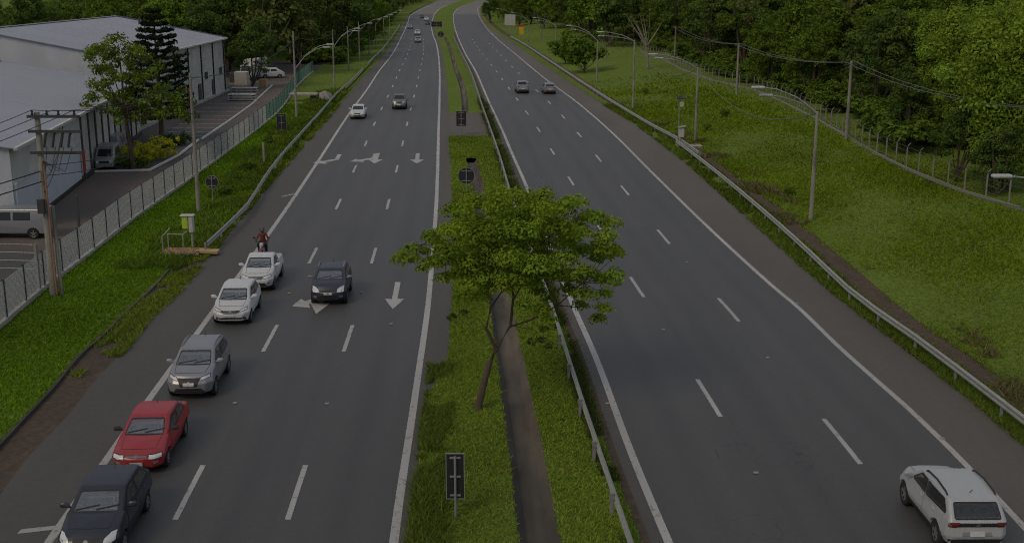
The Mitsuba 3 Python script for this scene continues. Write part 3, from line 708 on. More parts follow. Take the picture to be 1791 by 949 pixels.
# emergency phone with solar panel (right)
b = on_ground(1186, 258)
t = thing('emergency_phone', 'white emergency phone box on a slim mast with a solar panel beside the right guardrail', 'emergency phone')
put('mast', tube([(b[0], b[1], 0), (b[0], b[1], 4.6)], 0.05, 8), 'm_grey_metal', t, 40)
put('solar_panel', box((b[0] + 0.15, b[1], 4.7), (0.85, 0.6, 0.05), rx=0.35), 'm_pane_dark', t)
put('battery_box', box((b[0] + 0.2, b[1] - 0.05, 4.05), (0.34, 0.3, 0.42)), 'm_white', t)
put('phone_box', tm(rbox((b[0] + 0.25, b[1] - 0.1, 1.45), (0.5, 0.42, 0.9), 0.04, 6)), 'm_white', t, 40)
put('hood', box((b[0] + 0.3, b[1] - 0.15, 1.98), (0.75, 0.6, 0.06), ry=-0.2), 'm_kerb', t)
put('platform', box((b[0] + 1.0, b[1], 0.12), (2.4, 1.6, 0.2)), 'm_concrete', t)
# emergency phone with railed platform (left)
b = at(338, 440)
t = thing('emergency_phone', 'white and lime emergency phone post by the end of the left guardrail', 'emergency phone')
put('post', tube([(b[0], b[1], 0), (b[0], b[1], 1.1)], 0.07, 8), 'm_steel', t, 40)
put('cabinet', tm(rbox((b[0], b[1], 1.62), (0.26, 0.4, 0.95), 0.05, 8)), 'm_white', t, 40)
put('lime_shell', tm(rbox((b[0] - 0.34, b[1], 1.72), (0.36, 0.36, 0.72), 0.06, 8)), mat('m_lime', (0.38, 0.52, 0.05), 0.5), t, 40)
put('hood', tm(rbox((b[0] - 0.2, b[1], 2.14), (0.80, 0.5, 0.10), 0.04, 6)), 'm_white', t, 40)
t = thing('service_platform', 'small steel platform with handrails and an orange brick ramp at the left guardrail end', 'platform')
c = at(322, 446)
put('deck', box((c[0] - 0.1, c[1], 0.28), (2.0, 1.1, 0.08)), 'm_brick_orange', t)
put('edge_beam', box((c[0] - 0.1, c[1] - 0.6, 0.20), (2.2, 0.12, 0.12)), 'm_steel', t)
for dx, h_ in ((-1.05, 1.2), (-0.72, 1.35), (0.12, 1.3)):
    put('rail_post', tube([(c[0] + dx, c[1] - 0.45, 0.1), (c[0] + dx, c[1] - 0.45, h_)], 0.035, 8), 'm_steel', t, 40)
put('handrail', tube([(c[0] - 0.72, c[1] - 0.45, 1.33), (c[0] + 0.12, c[1] - 0.45, 1.3), (c[0] + 0.12, c[1] + 0.45, 1.3)], 0.035, 8), 'm_steel', t, 40)
put('handrail', tube([(c[0] - 1.05, c[1] - 0.45, 1.2), (c[0] - 0.8, c[1] + 0.3, 1.5)], 0.035, 8), 'm_steel', t, 40)
put('ramp', box((c[0] + 1.35, c[1] + 0.1, 0.22), (1.2, 0.7, 0.14), ry=0.06), 'm_tan_timber', t)
put('pit', box((c[0] - 0.2, c[1] - 0.4, 0.09), (1.6, 0.6, 0.10)), 'm_black', t)
# culvert (left)
b = at(545, 178)
t = thing('culvert', 'grey concrete culvert headwall with a flat slab beside the left guardrail', 'culvert')
put('slab', box((b[0] - 1.0, b[1], 1.0), (3.6, 1.6, 0.22)), 'm_kerb', t)
put('abutment', box((b[0] + 0.2, b[1] + 0.2, 0.45), (0.5, 1.2, 0.95)), 'm_dark_steel', t)
put('wing_wall', tm(hull([(b[0] + 1.3, b[1] - 0.6, 0.2, 0.3), (b[0] + 2.4, b[1] - 0.6, 0.2, 0.3), (b[0] + 1.2, b[1] + 0.5, 0.9, 0.3), (b[0] + 2.2, b[1] + 1.5, 0.7, 0.3), (b[0] + 1.8, b[1], 1.2, 0.25)], 8)), 'm_concrete', t, 30)
b = at(462, 290)
t = single('marker_post', box((b[0], b[1], 1.0), (0.14, 0.14, 2.0)), 'm_concrete', 'single thin concrete post among the weeds on the left verge', 'post')
# concrete marker posts by the yard
for (px, py, lb) in ((70, 516, 'short pale post just left of the power pole, at the yard fence'), (140, 415, 'dark thin post in the yard behind the fence, right of the power pole')):
    b = at(px, py)
    single('marker_post', box((b[0], b[1], 1.3), (0.13, 0.13, 2.6)), 'm_concrete' if px < 100 else 'm_dark_steel', lb, 'post')
# ---------------------------------------------------------------- vehicles (x forward, y left, z up, origin on the road under the middle)
AX = {'side': (0, 2, 1), 'front': (1, 2, 0), 'top': (0, 1, 2)}
def drape(poly, mesh, axis, sign, off=0.004, size=0.14, depth=0.02):
    """a thin panel with the outline poly, lying on the mesh seen along an axis"""
    a, b, c = AX[axis]
    P = Polygon(poly)
    if not P.is_valid: P = P.buffer(0)
    v2, f = trimesh.creation.triangulate_polygon(P, engine='earcut')
    v, f = trimesh.remesh.subdivide_to_size(np.column_stack([v2, np.zeros(len(v2))]), f, size)
    v, f = v[:, :2], np.asarray(f)
    u, idx = np.unique(np.round(v, 5), axis=0, return_inverse=True)
    v, f = u, idx.reshape(-1)[f]
    tri = mesh.triangles
    t0, t1 = tri.min(1), tri.max(1)
    fn = np.cross(tri[:, 1] - tri[:, 0], tri[:, 2] - tri[:, 0])[:, c] * sign
    sel = (t1[:, a] >= v[:, 0].min()) & (t0[:, a] <= v[:, 0].max()) & (t1[:, b] >= v[:, 1].min()) & (t0[:, b] <= v[:, 1].max()) & (fn > 0)
    tri = tri[sel] if sel.any() else tri
    A, B, C = (tri[:, k][:, [a, b]] for k in range(3))
    d = (B[:, 0] - A[:, 0]) * (C[:, 1] - A[:, 1]) - (B[:, 1] - A[:, 1]) * (C[:, 0] - A[:, 0])
    ok = np.abs(d) > 1e-9
    A, B, C, d, tc = A[ok], B[ok], C[ok], d[ok], tri[ok][:, :, c]
    p = v[:, None, :]
    w1 = ((p[..., 0] - A[:, 0]) * (C[:, 1] - A[:, 1]) - (p[..., 1] - A[:, 1]) * (C[:, 0] - A[:, 0])) / d
    w2 = ((B[:, 0] - A[:, 0]) * (p[..., 1] - A[:, 1]) - (B[:, 1] - A[:, 1]) * (p[..., 0] - A[:, 0])) / d
    inside = (w1 >= -1e-4) & (w2 >= -1e-4) & (w1 + w2 <= 1 + 1e-4)
    h = tc[:, 0] * (1 - w1 - w2) + tc[:, 1] * w1 + tc[:, 2] * w2
    h = np.where(inside, h * sign, -1e9).max(1)
    miss = h < -1e8
    if miss.any():
        good = np.where(~miss)[0]
        for i in np.where(miss)[0]:
            h[i] = h[good[np.argmin(((v[good] - v[i]) ** 2).sum(1))]] if len(good) else 0
    out = np.zeros((len(v), 3)); out[:, a], out[:, b], out[:, c] = v[:, 0], v[:, 1], (h + off) * sign
    inn = out.copy(); inn[:, c] -= sign * (depth + off)
    e = np.sort(np.vstack([f[:, [0, 1]], f[:, [1, 2]], f[:, [2, 0]]]), 1)
    eu, n = np.unique(e, axis=0, return_counts=True)
    eb = eu[n == 1]
    k = len(v)
    sk = np.vstack([np.stack([eb[:, 0], eb[:, 1], eb[:, 1] + k], 1), np.stack([eb[:, 0], eb[:, 1] + k, eb[:, 0] + k], 1)])
    tri3 = out[f]; nn = np.cross(tri3[:, 1] - tri3[:, 0], tri3[:, 2] - tri3[:, 0])[:, c].sum() * sign
    if nn < 0: f = f[:, ::-1]
    if depth == 0:
        return trimesh.Trimesh(out, f, process=False)
    # skirt with vertices of its own so that the face stays smooth
    V = np.vstack([out, out, inn]); 
    return trimesh.Trimesh(V, np.vstack([f, np.where(sk >= k, sk + k, sk + k)]), process=False)

def prism(poly, axis, lo, hi):
    """the outline swept along an axis between two depths (a cutter)"""
    a, b, c = AX[axis]
    pts = []
    P = Polygon(poly)
    m = trimesh.creation.extrude_polygon(P, hi - lo, engine='earcut')
    v = np.zeros((len(m.vertices), 3)); v[:, a], v[:, b], v[:, c] = m.vertices[:, 0], m.vertices[:, 1], m.vertices[:, 2] + lo
    w = trimesh.Trimesh(v, m.faces, process=True)
    if w.volume < 0: w.invert()
    return m3.Manifold(m3.Mesh(np.asarray(w.vertices, np.float32), np.asarray(w.faces, np.uint32)))

def inset(poly, d): 
    q = Polygon(poly).buffer(-d, join_style=1)
    return list(q.exterior.coords)[:-1]
def mirror(poly): return [(-x, y) for x, y in poly]

def wheel_parts(r, w=0.2):
    tyre = lathe([(r * 0.62, -w / 2), (r * 0.93, -w / 2), (r, -w * 0.32), (r, w * 0.32), (r * 0.93, w / 2), (r * 0.62, w / 2), (r * 0.60, 0), (r * 0.62, -w / 2)], 28, 'y')
    rim = [lathe([(r * 0.58, -w * 0.40), (r * 0.64, -w * 0.46), (r * 0.64, w * 0.46), (r * 0.58, w * 0.40)], 28, 'y'), lathe([(0, -w * 0.47), (r * 0.17, -w * 0.44), (r * 0.17, -w * 0.2), (0, -w * 0.2)], 14, 'y')]
    for k in range(5):
        a = k * 2 * PI / 5
        s = box((0, -w * 0.36, r * 0.34), (r * 0.20, w * 0.16, r * 0.56))
        s.apply_transform(trimesh.transformations.rotation_matrix(a, [0, 1, 0])); rim.append(s)
    hub = lathe([(0, -w * 0.05), (r * 0.6, -w * 0.05), (r * 0.6, w * 0.05), (0, w * 0.05)], 20, 'y')
    return mikit.ply(tyre, 'm_tyre', smooth=35), mikit.ply(cat(rim), 'm_rim', smooth=30), mikit.ply(hub, 'm_black')

def build_car(S, fine=True):
    """returns [(key under the car, shape dict)]"""
    out = []
    L, Wd, H = S['L'], S['W'], S['H']
    hw, x1, x0 = Wd / 2, L / 2, -L / 2
    hood, cowl, belt, nose = S['hood'], S['cowl'], S['belt'], S.get('nose', 0.62)
    wr = S.get('wheel', 0.31)
    ax_f, ax_r = S['axle_f'], S['axle_r']
    xs0, xs1 = S['screen']                                   # windscreen foot and head
    xr1, xr0 = S['rear']                                     # rear window head and foot
    clear = S.get('clear', 0.2)
    tail_z = S.get('tail_z', belt)
    low = hull([p for s in (-1, 1) for p in (
        (x1 - 0.17, s * (hw - 0.40), clear + 0.12, 0.1), (x1 - 0.115, s * 0.22, nose - 0.14, 0.11), (x1 - 0.20, s * (hw - 0.32), nose - 0.12, 0.12), (x1 - 0.40, s * (hw - 0.15), nose - 0.1, 0.12), (x1 - 0.38, s * (hw - 0.20), clear + 0.12, 0.1),
        (0.5 * (xs0 + x1) - 0.1, 0, 0.5 * (hood + cowl) - 0.085, 0.12), (x1 - 0.30, s * 0.2, hood - 0.12, 0.11),
        (x1 - 0.36, s * (hw - 0.34), hood - 0.11, 0.10), (x1 - 0.62, s * (hw - 0.17), hood - 0.09, 0.10), (xs0, s * (hw - 0.14), cowl - 0.08, 0.08),
        (ax_f, s * (hw - 0.1), 0.62, 0.1), (ax_r, s * (hw - 0.1), 0.64, 0.1), (ax_f, s * (hw - 0.16), clear + 0.08, 0.08), (ax_r, s * (hw - 0.16), clear + 0.08, 0.08),
        (xr0 + 0.1, s * (hw - 0.15), belt - 0.08, 0.08), (x0 + 0.16, s * (hw - 0.2), tail_z - 0.1, 0.09), (x0 + 0.10, s * (hw - 0.24), 0.62, 0.1), (x0 + 0.2, s * (hw - 0.14), 0.60, 0.1), (x0 + 0.18, s * (hw - 0.24), clear + 0.16, 0.1))], 12)
    rw = S.get('roof_in', 0.30)
    def cabin(e):
        r = 0.115 - e * 0.4
        return hull([p for s in (-1, 1) for p in (
            (xs0 - e, s * (hw - 0.20 - e), cowl - 0.10, r), (xr0 + e, s * (hw - 0.20 - e), belt - 0.10, r), (0.5 * (xs0 + xr0), s * (hw - 0.155 - e), belt - 0.08, r),
            (xs1 - 0.06 - e * .6, s * (hw - rw - 0.02 - e), H - r - 0.060 - e, r), (xr1 + 0.05 + e * .6, s * (hw - rw - 0.03 - e), H - r - 0.085 - e, r), (0.5 * (xs1 + xr1), s * (hw - rw - e), H - r - 0.015 - e, r),
            (0.5 * (xs1 + xr1), 0, H - r - e, r))], 12)
    cab = cabin(0.0)
    body = low + cab
    wells = []
    for ax in (ax_f, ax_r):
        for s in (-1, 1):
            c = m3.Manifold.cylinder(0.34, wr + 0.05, wr + 0.05, 28).rotate([90, 0, 0]).translate([ax, s * (hw - 0.12) + 0.17, wr])
            body = body - c
    if 'bed' in S:
        b0, b1, bz = S['bed']
        body = body - m3.Manifold.cube([b1 - b0, Wd - 0.34, 2.0]).translate([b0, -(Wd - 0.34) / 2, bz])
    solid = tm(body)
    # windows
    zb, zt = belt + 0.03, H - 0.16
    fx = lambda z, a, b: a + (b - a) * (z - belt) / (H - belt)
    bp = S.get('bpillar', 0.5 * (xs0 + xr0) + 0.0)
    sa, sb = xs0 - 0.24, xs1 - 0.16
    ra, rb = xr0 + S.get('cpillar', 0.22), xr1 + S.get('cpillar', 0.22) * 0.8
    side = [[(sa, zb), (sb + 0.03, zt), (bp + 0.03, zt), (bp + 0.03, zb - 0.01)], [(bp - 0.04, zb - 0.01), (bp - 0.04, zt), (rb, zt - 0.02), (ra, zb + 0.03)]]
    if S.get('doors', 4) == 2:
        side = [side[0]] if S.get('cab_only') else side
    front = [(-(hw - 0.25), cowl + 0.015), (hw - 0.25, cowl + 0.015), (hw - rw - 0.04, H - 0.15), (-(hw - rw - 0.04), H - 0.15)]
    rz0 = S.get('rear_z', belt + 0.05)
    back = [(-(hw - 0.27), rz0), (hw - 0.27, rz0), (hw - rw - 0.06, H - 0.19), (-(hw - rw - 0.06), H - 0.19)]
    round_ = lambda p: list(Polygon(p).buffer(-0.035, quad_segs=3).buffer(0.035, quad_segs=3).exterior.coords)[:-1]
    panes = [('windscreen', front, 'front', 1, 'm_windscreen'), ('rear_window', back, 'front', -1, 'm_tint')]
    for p in side:
        panes += [('side_window', p, 'side', 1, 'm_tint'), ('side_window', p, 'side', -1, 'm_tint')]
    if fine:
        hole = cabin(0.05) ^ m3.Manifold.cube([10, 10, 3]).translate([-5, -5, 0.5])
        hollow = body - hole
        cut = []
        for n_, p, ax, s, _ in panes:
            q = inset(round_(p), 0.012)
            if ax == 'side': cut.append(prism(q, 'side', 0.2 if s > 0 else -hw - .5, hw + .5 if s > 0 else -0.2))
            else: cut.append(prism(q, 'front', 0.4 * (xs0 + xs1) if s > 0 else x0 - 1, x1 + 1 if s > 0 else 0.5 * (xr0 + xr1) + 0.45))
        shell = cabin(0.055) ^ m3.Manifold.cube([10, 10, 3]).translate([-5, -5, 0.52])
        liner = shell - (cabin(0.08) ^ m3.Manifold.cube([10, 10, 3]).translate([-5, -5, 0.56]))
        for c in cut:
            hollow = hollow - c; liner = liner - c
        out.append(('body', mikit.ply(tm(hollow), S['paint'], smooth=32)))
        out.append(('interior', mikit.ply(tm(liner), 'm_seat')))
        seats = []
        fxs = 0.5 * (xs0 + xr0) + 0.25
        for sx, rows_, dz in ((fxs, (0.36, -0.36), -.06), (fxs - 0.62, (0.36, -0.36), -.20)):
            if S.get('cab_only') and sx < fxs: continue
            for sy in rows_:
                out.append(('seat', mikit.ply(tm((rbox((sx, sy, belt - 0.36), (0.48, 0.48, 0.16), 0.06, 6) + hull([(sx - 0.24, sy - .17, belt - .35, .07), (sx - .24, sy + .17, belt - .35, .07), (sx - .38, sy - .14, belt + .10, .06), (sx - .38, sy + .14, belt + .10, .06)], 6) + rbox((sx - 0.40, sy, belt + 0.24), (0.10, 0.26, 0.16), 0.045, 6)).translate([0, 0, dz])), 'm_seat', smooth=40)))
        out.append(('dashboard', mikit.ply(tm(hull([(xs0 - 0.14, -(hw - .32), cowl - .06, .05), (xs0 - 0.14, hw - .32, cowl - .06, .05), (xs0 - 0.55, -(hw - .34), cowl - .10, .06), (xs0 - 0.55, hw - .34, cowl - .10, .06), (xs0 - 0.5, -(hw - .34), cowl - .3, .06), (xs0 - 0.5, hw - .34, cowl - .3, .06)], 6)), 'm_plastic', smooth=40)))
        sw = trimesh.creation.torus(0.18, 0.018, 24, 8); sw.apply_transform(trimesh.transformations.rotation_matrix(-1.1, [0, 1, 0])); sw.apply_translation([xs0 - 0.72, 0.36, cowl + 0.0])
        out.append(('steering_wheel', mikit.ply(sw, 'm_plastic', smooth=True)))
    else:
        out.append(('body', mikit.ply(solid, S['paint'], smooth=32)))
    for n_, p, ax, s, g in panes:
        out.append((n_, mikit.ply(drape(round_(p), solid, ax, s, 0.004 if fine else 0.012, depth=0.0 if fine else 0.02), g if fine else 'm_pane_dark', smooth=True)))
        if fine:
            ring = Polygon(round_(p)).buffer(0.022, quad_segs=2).difference(Polygon(round_(p)).buffer(-0.014, quad_segs=2))
            out.append(('window_seal', mikit.ply(drape_ring(ring, solid, ax, s), 'm_plastic')))
    # panels
    pn = S['paint']
    def add(name, poly, ax, s, m, off=0.008, **k):
        out.append((name, mikit.ply(drape(poly, solid, ax, s, off, **k), m, smooth=30)))
    bonnet = [(xs0 + 0.06, -(hw - 0.27)), (x1 - 0.42, -(hw - 0.34)), (x1 - 0.36, 0), (x1 - 0.42, hw - 0.34), (xs0 + 0.06, hw - 0.27), (xs0 + 0.12, 0)]
    add('bonnet', bonnet, 'top', 1, pn)
    if fine:
        add('bonnet_gap', list(Polygon(bonnet).buffer(0.016).exterior.coords)[:-1], 'top', 1, 'm_plastic', 0.003)
    dz0 = clear + 0.14
    dl = ax_f - wr - 0.12; dr_ = ax_r + wr * 0.55
    doors = [[(bp + 0.01, dz0), (dl, dz0), (dl, 0.62), (min(dl + 0.06, xs0 - 0.18), belt - 0.02), (bp + 0.01, belt - 0.02)]]
    if S.get('doors', 4) == 4:
        doors.append([(dr_ + 0.05, 0.66), (ax_r + wr + 0.12, dz0), (bp - 0.01, dz0), (bp - 0.01, belt - 0.02), (dr_ - 0.05, belt - 0.02)])
    for s in (1, -1):
        for dpoly in doors:
            di = len([1 for o in out if o[0].split('_0')[0] == 'door' and '__' not in o[0]])
            name = 'door' if di == 0 else f'door_{di:03d}'
            out.append((name, mikit.ply(drape(inset(dpoly, 0.008), solid, 'side', s, 0.008), pn, smooth=30)))
            if fine:
                xs_ = [q[0] for q in dpoly]
                hx = min(xs_) + 0.18
                y = float(drape([(hx, belt - 0.13), (hx + .05, belt - 0.13), (hx + .05, belt - .10)], solid, 'side', s, 0, depth=0).vertices[0][1])
                out.append((name + '__handle', mikit.ply(tm(rbox((hx, y + s * 0.02, belt - 0.12), (0.17, 0.05, 0.035), 0.015, 6)), pn if S.get('body_handles', True) else 'm_plastic', smooth=40)))
    # lamps, grille, bumper, plates
    hl = S.get('headlamp', [(hw - 0.50, hood - 0.22), (hw - 0.14, hood - 0.15), (hw - 0.17, hood - 0.045), (hw - 0.48, hood - 0.115)])
    for s in (1, -1):
        q = [(s * a, b) for a, b in hl]
        add('headlight', q, 'front', 1, 'm_lens', 0.012, size=0.08)
        if fine:
            c = Polygon(q).centroid
            add('headlight_trim', list(Polygon(q).buffer(0.02).exterior.coords)[:-1], 'front', 1, 'm_plastic', 0.006, size=0.08)
    gr = S.get('grille', [(-(hw - 0.52), hood - 0.11), (hw - 0.52, hood - 0.11), (hw - 0.56, hood - 0.24), (-(hw - 0.56), hood - 0.24)])
    add('grille', gr, 'front', 1, 'm_plastic', 0.010, size=0.1)
    if fine:
        gx = [a for a, _ in gr]; gz = [b for _, b in gr]
        for k in range(S.get('bars', 2)):
            z = min(gz) + (max(gz) - min(gz)) * (0.33 + 0.34 * k)
            add('grille_bar', [(min(gx) * .93, z - .009), (max(gx) * .93, z - .009), (max(gx) * .93, z + .009), (min(gx) * .93, z + .009)], 'front', 1, 'm_chrome', 0.022, size=0.2)
        add('badge', [(0.06 * math.cos(t), sum(gz) / len(gz) + 0.045 * math.sin(t)) for t in np.linspace(0, 2 * PI, 12, endpoint=False)], 'front', 1, 'm_chrome', 0.028)
    iz = clear + 0.07
    add('bumper_intake', S.get('intake', [(-(hw - 0.30), iz), (hw - 0.30, iz), (hw - 0.42, iz + 0.17), (-(hw - 0.42), iz + 0.17)]), 'front', 1, 'm_plastic', 0.010, size=0.12)
    for s in (1, -1):
        add('fog_light', [(s * (hw - 0.33), clear + 0.17), (s * (hw - 0.20), clear + 0.18), (s * (hw - 0.20), clear + 0.26), (s * (hw - 0.34), clear + 0.27)], 'front', 1, 'm_grey_metal', 0.014, size=0.1)
    pz = S.get('plate_z', clear + 0.26)
    add('number_plate', [(-0.2, pz), (0.2, pz), (0.2, pz + 0.13), (-0.2, pz + 0.13)], 'front', 1, 'm_plate', 0.022)
    tl = S.get('taillamp', [(hw - 0.42, belt - 0.22), (hw - 0.13, belt - 0.20), (hw - 0.15, belt - 0.06), (hw - 0.44, belt - 0.08)])
    for s in (1, -1):
        add('tail_light', [(s * a, b) for a, b in tl], 'front', -1, 'm_tail', 0.012, size=0.08)
    for n_, poly, m, off in S.get('rear_panels', []):
        add(n_, poly, 'front', -1, m, off, size=0.15)
    rz = S.get('rear_plate_z', 0.62)
    add('number_plate', [(-0.2, rz), (0.2, rz), (0.2, rz + 0.13), (-0.2, rz + 0.13)], 'front', -1, 'm_plate', 0.024)
    add('rear_bumper_trim', [(-(hw - .22), clear + .12), (hw - .22, clear + .12), (hw - .26, clear + .26), (-(hw - .26), clear + .26)], 'front', -1, 'm_plastic', 0.01)
    # sills and mirrors
    for s in (1, -1):
        add('sill', [(ax_r + wr + 0.06, clear + 0.02), (ax_f - wr - 0.06, clear + 0.02), (ax_f - wr - 0.06, clear + S.get('sill_h', 0.09)), (ax_r + wr + 0.06, clear + S.get('sill_h', 0.09))], 'side', s, 'm_plastic' if S.get('dark_sill', True) else pn, 0.012)
        mxx = xs0 - 0.28
        out.append(('mirror', mikit.ply(tm(hull([(mxx, s * (hw - 0.10), belt + 0.04, 0.025), (mxx + 0.04, s * (hw + 0.02), belt + 0.07, 0.03), (mxx, s * (hw + 0.02), belt + 0.15, 0.045), (mxx, s * (hw + 0.15), belt + 0.14, 0.045), (mxx + 0.02, s * (hw + 0.15), belt + 0.07, 0.03)], 8)), S.get('mirror', pn), smooth=40)))
    if S.get('rails'):
        for s in (1, -1):
            yy = s * (hw - rw + 0.02)
            z = [float(drape([(x, yy - s * .03), (x + .05, yy - s * .03), (x + .05, yy - s * .06)], solid, 'top', 1, 0, depth=0).vertices[0][2]) for x in (xs1 - 0.25, 0.5 * (xs1 + xr1), xr1 + 0.2)]
            out.append(('roof_rail', mikit.ply(tube([(xs1 - 0.2, yy, z[0] - .01), (xs1 - 0.32, yy, z[0] + 0.05), (0.5 * (xs1 + xr1), yy, z[1] + 0.055), (xr1 + 0.3, yy, z[2] + 0.05), (xr1 + 0.16, yy, z[2] - .01)], 0.026, 8), S['rails'], smooth=40)))
    if fine:
        zr = float(solid.vertices[:, 2].max())
        out.append(('antenna', mikit.ply(tube([(xr1 + 0.3, 0, zr - 0.06), (xr1 + 0.12, 0, zr + 0.10)], [0.014, 0.006], 6), 'm_plastic')))
        for s in (0.30, -0.25):
            wy = np.linspace(s - 0.3, s + 0.32, 6)
            zc_ = cowl + 0.04 + (wy - wy[0]) * 0.12
            pts = drape([(a, b) for a, b in zip(wy, zc_)] + [(wy[-1], zc_[-1] + .02), (wy[0], zc_[0] + .02)], solid, 'front', 1, 0.02, depth=0.012)
            out.append(('wiper', mikit.ply(pts, 'm_black')))
    for extra in S.get('extra', ()):
        out.append(extra)
    ty, ri, hb = wheel_parts(wr, 0.2)
    wi = 0
    for ax in (ax_f, ax_r):
        for s in (-1, 1):
            M = T().translate([ax, s * (hw - 0.125), wr])
            if s > 0: M = M @ T().rotate([0, 0, 1], 180)
            name = 'wheel' if wi == 0 else f'wheel_{wi:03d}'
            out += [(name, {**hb, 'to_world': M}), (name + '__tyre', {**ty, 'to_world': M}), (name + '__rim', {**ri, 'to_world': M})]
            wi += 1
            out.append(('wheel_well', mikit.ply(lathe([(0, -0.01), (wr + 0.048, -0.01), (wr + 0.048, 0.01), (0, 0.01)], 20, 'y').apply_translation([ax, s * (hw - 0.27), wr]), 'm_black')))
    return out

def drape_ring(ring, solid, ax, s):
    ext = list(ring.exterior.coords)[:-1]
    a, b, c = AX[ax]
    v2, f = trimesh.creation.triangulate_polygon(ring, engine='earcut')
    # heights by draping a dense copy of the outline
    D = drape(ext, solid, ax, s, 0.0, size=0.12, depth=0)
    P, h = D.vertices[:, [a, b]], D.vertices[:, c]
    from scipy.interpolate import LinearNDInterpolator, NearestNDInterpolator
    v, f = trimesh.remesh.subdivide_to_size(np.column_stack([v2, np.zeros(len(v2))]), f, 0.2)
    z = LinearNDInterpolator(P, h)(v[:, :2]); bad = np.isnan(z)
    if bad.any(): z[bad] = NearestNDInterpolator(P, h)(v[bad, :2])
    o = np.zeros((len(v), 3)); o[:, a], o[:, b], o[:, c] = v[:, 0], v[:, 1], z + s * 0.007
    return trimesh.Trimesh(o, f, process=False)

def place_car(parts, name, label, category, pos, heading, group=None):
    """heading: angle of the car's forward axis in the ground plane"""
    t = thing(name, label, category, group)
    M = T().translate([float(pos[0]), float(pos[1]), 0.006]).rotate([0, 0, 1], math.degrees(heading))
    for key, d in parts:
        k = numbered(t + '__' + key) if '__' not in key else t + '__' + key
        k = t + '__' + key if key.startswith(('wheel_0', 'door_0')) else k
        scene[k] = {**d, 'to_world': M @ d['to_world'] if 'to_world' in d else M}
    return t, M

SEDAN = dict(L=4.4, W=1.72, H=1.47, hood=0.80, cowl=0.97, belt=0.97, nose=0.66, axle_f=1.35, axle_r=-1.25, screen=(0.92, 0.14), rear=(-1.26, -1.82), bpillar=-0.36, tail_z=1.02, paint='p_red', wheel=0.30)
HATCH = dict(L=3.95, W=1.74, H=1.50, hood=0.83, cowl=1.01, belt=0.99, nose=0.66, axle_f=1.22, axle_r=-1.28, screen=(0.98, 0.20), rear=(-1.40, -1.84), bpillar=-0.28, tail_z=0.98, paint='p_white', wheel=0.31)
SUV = dict(L=4.2, W=1.78, H=1.60, hood=0.98, cowl=1.10, belt=1.06, nose=0.76, clear=0.25, axle_f=1.28, axle_r=-1.33, screen=(1.02, 0.28), rear=(-1.56, -1.96), bpillar=-0.30, tail_z=1.05, paint='p_silver', wheel=0.34, rails='m_grey_metal')
PICK = dict(L=4.5, W=1.74, H=1.54, hood=0.90, cowl=1.04, belt=1.02, nose=0.70, clear=0.24, axle_f=1.45, axle_r=-1.32, screen=(1.06, 0.36), rear=(-0.62, -0.84), bpillar=-0.5, doors=2, cab_only=True, tail_z=1.06, paint='p_white', wheel=0.32, bed=(-2.10, -0.92, 0.66), cpillar=0.15)

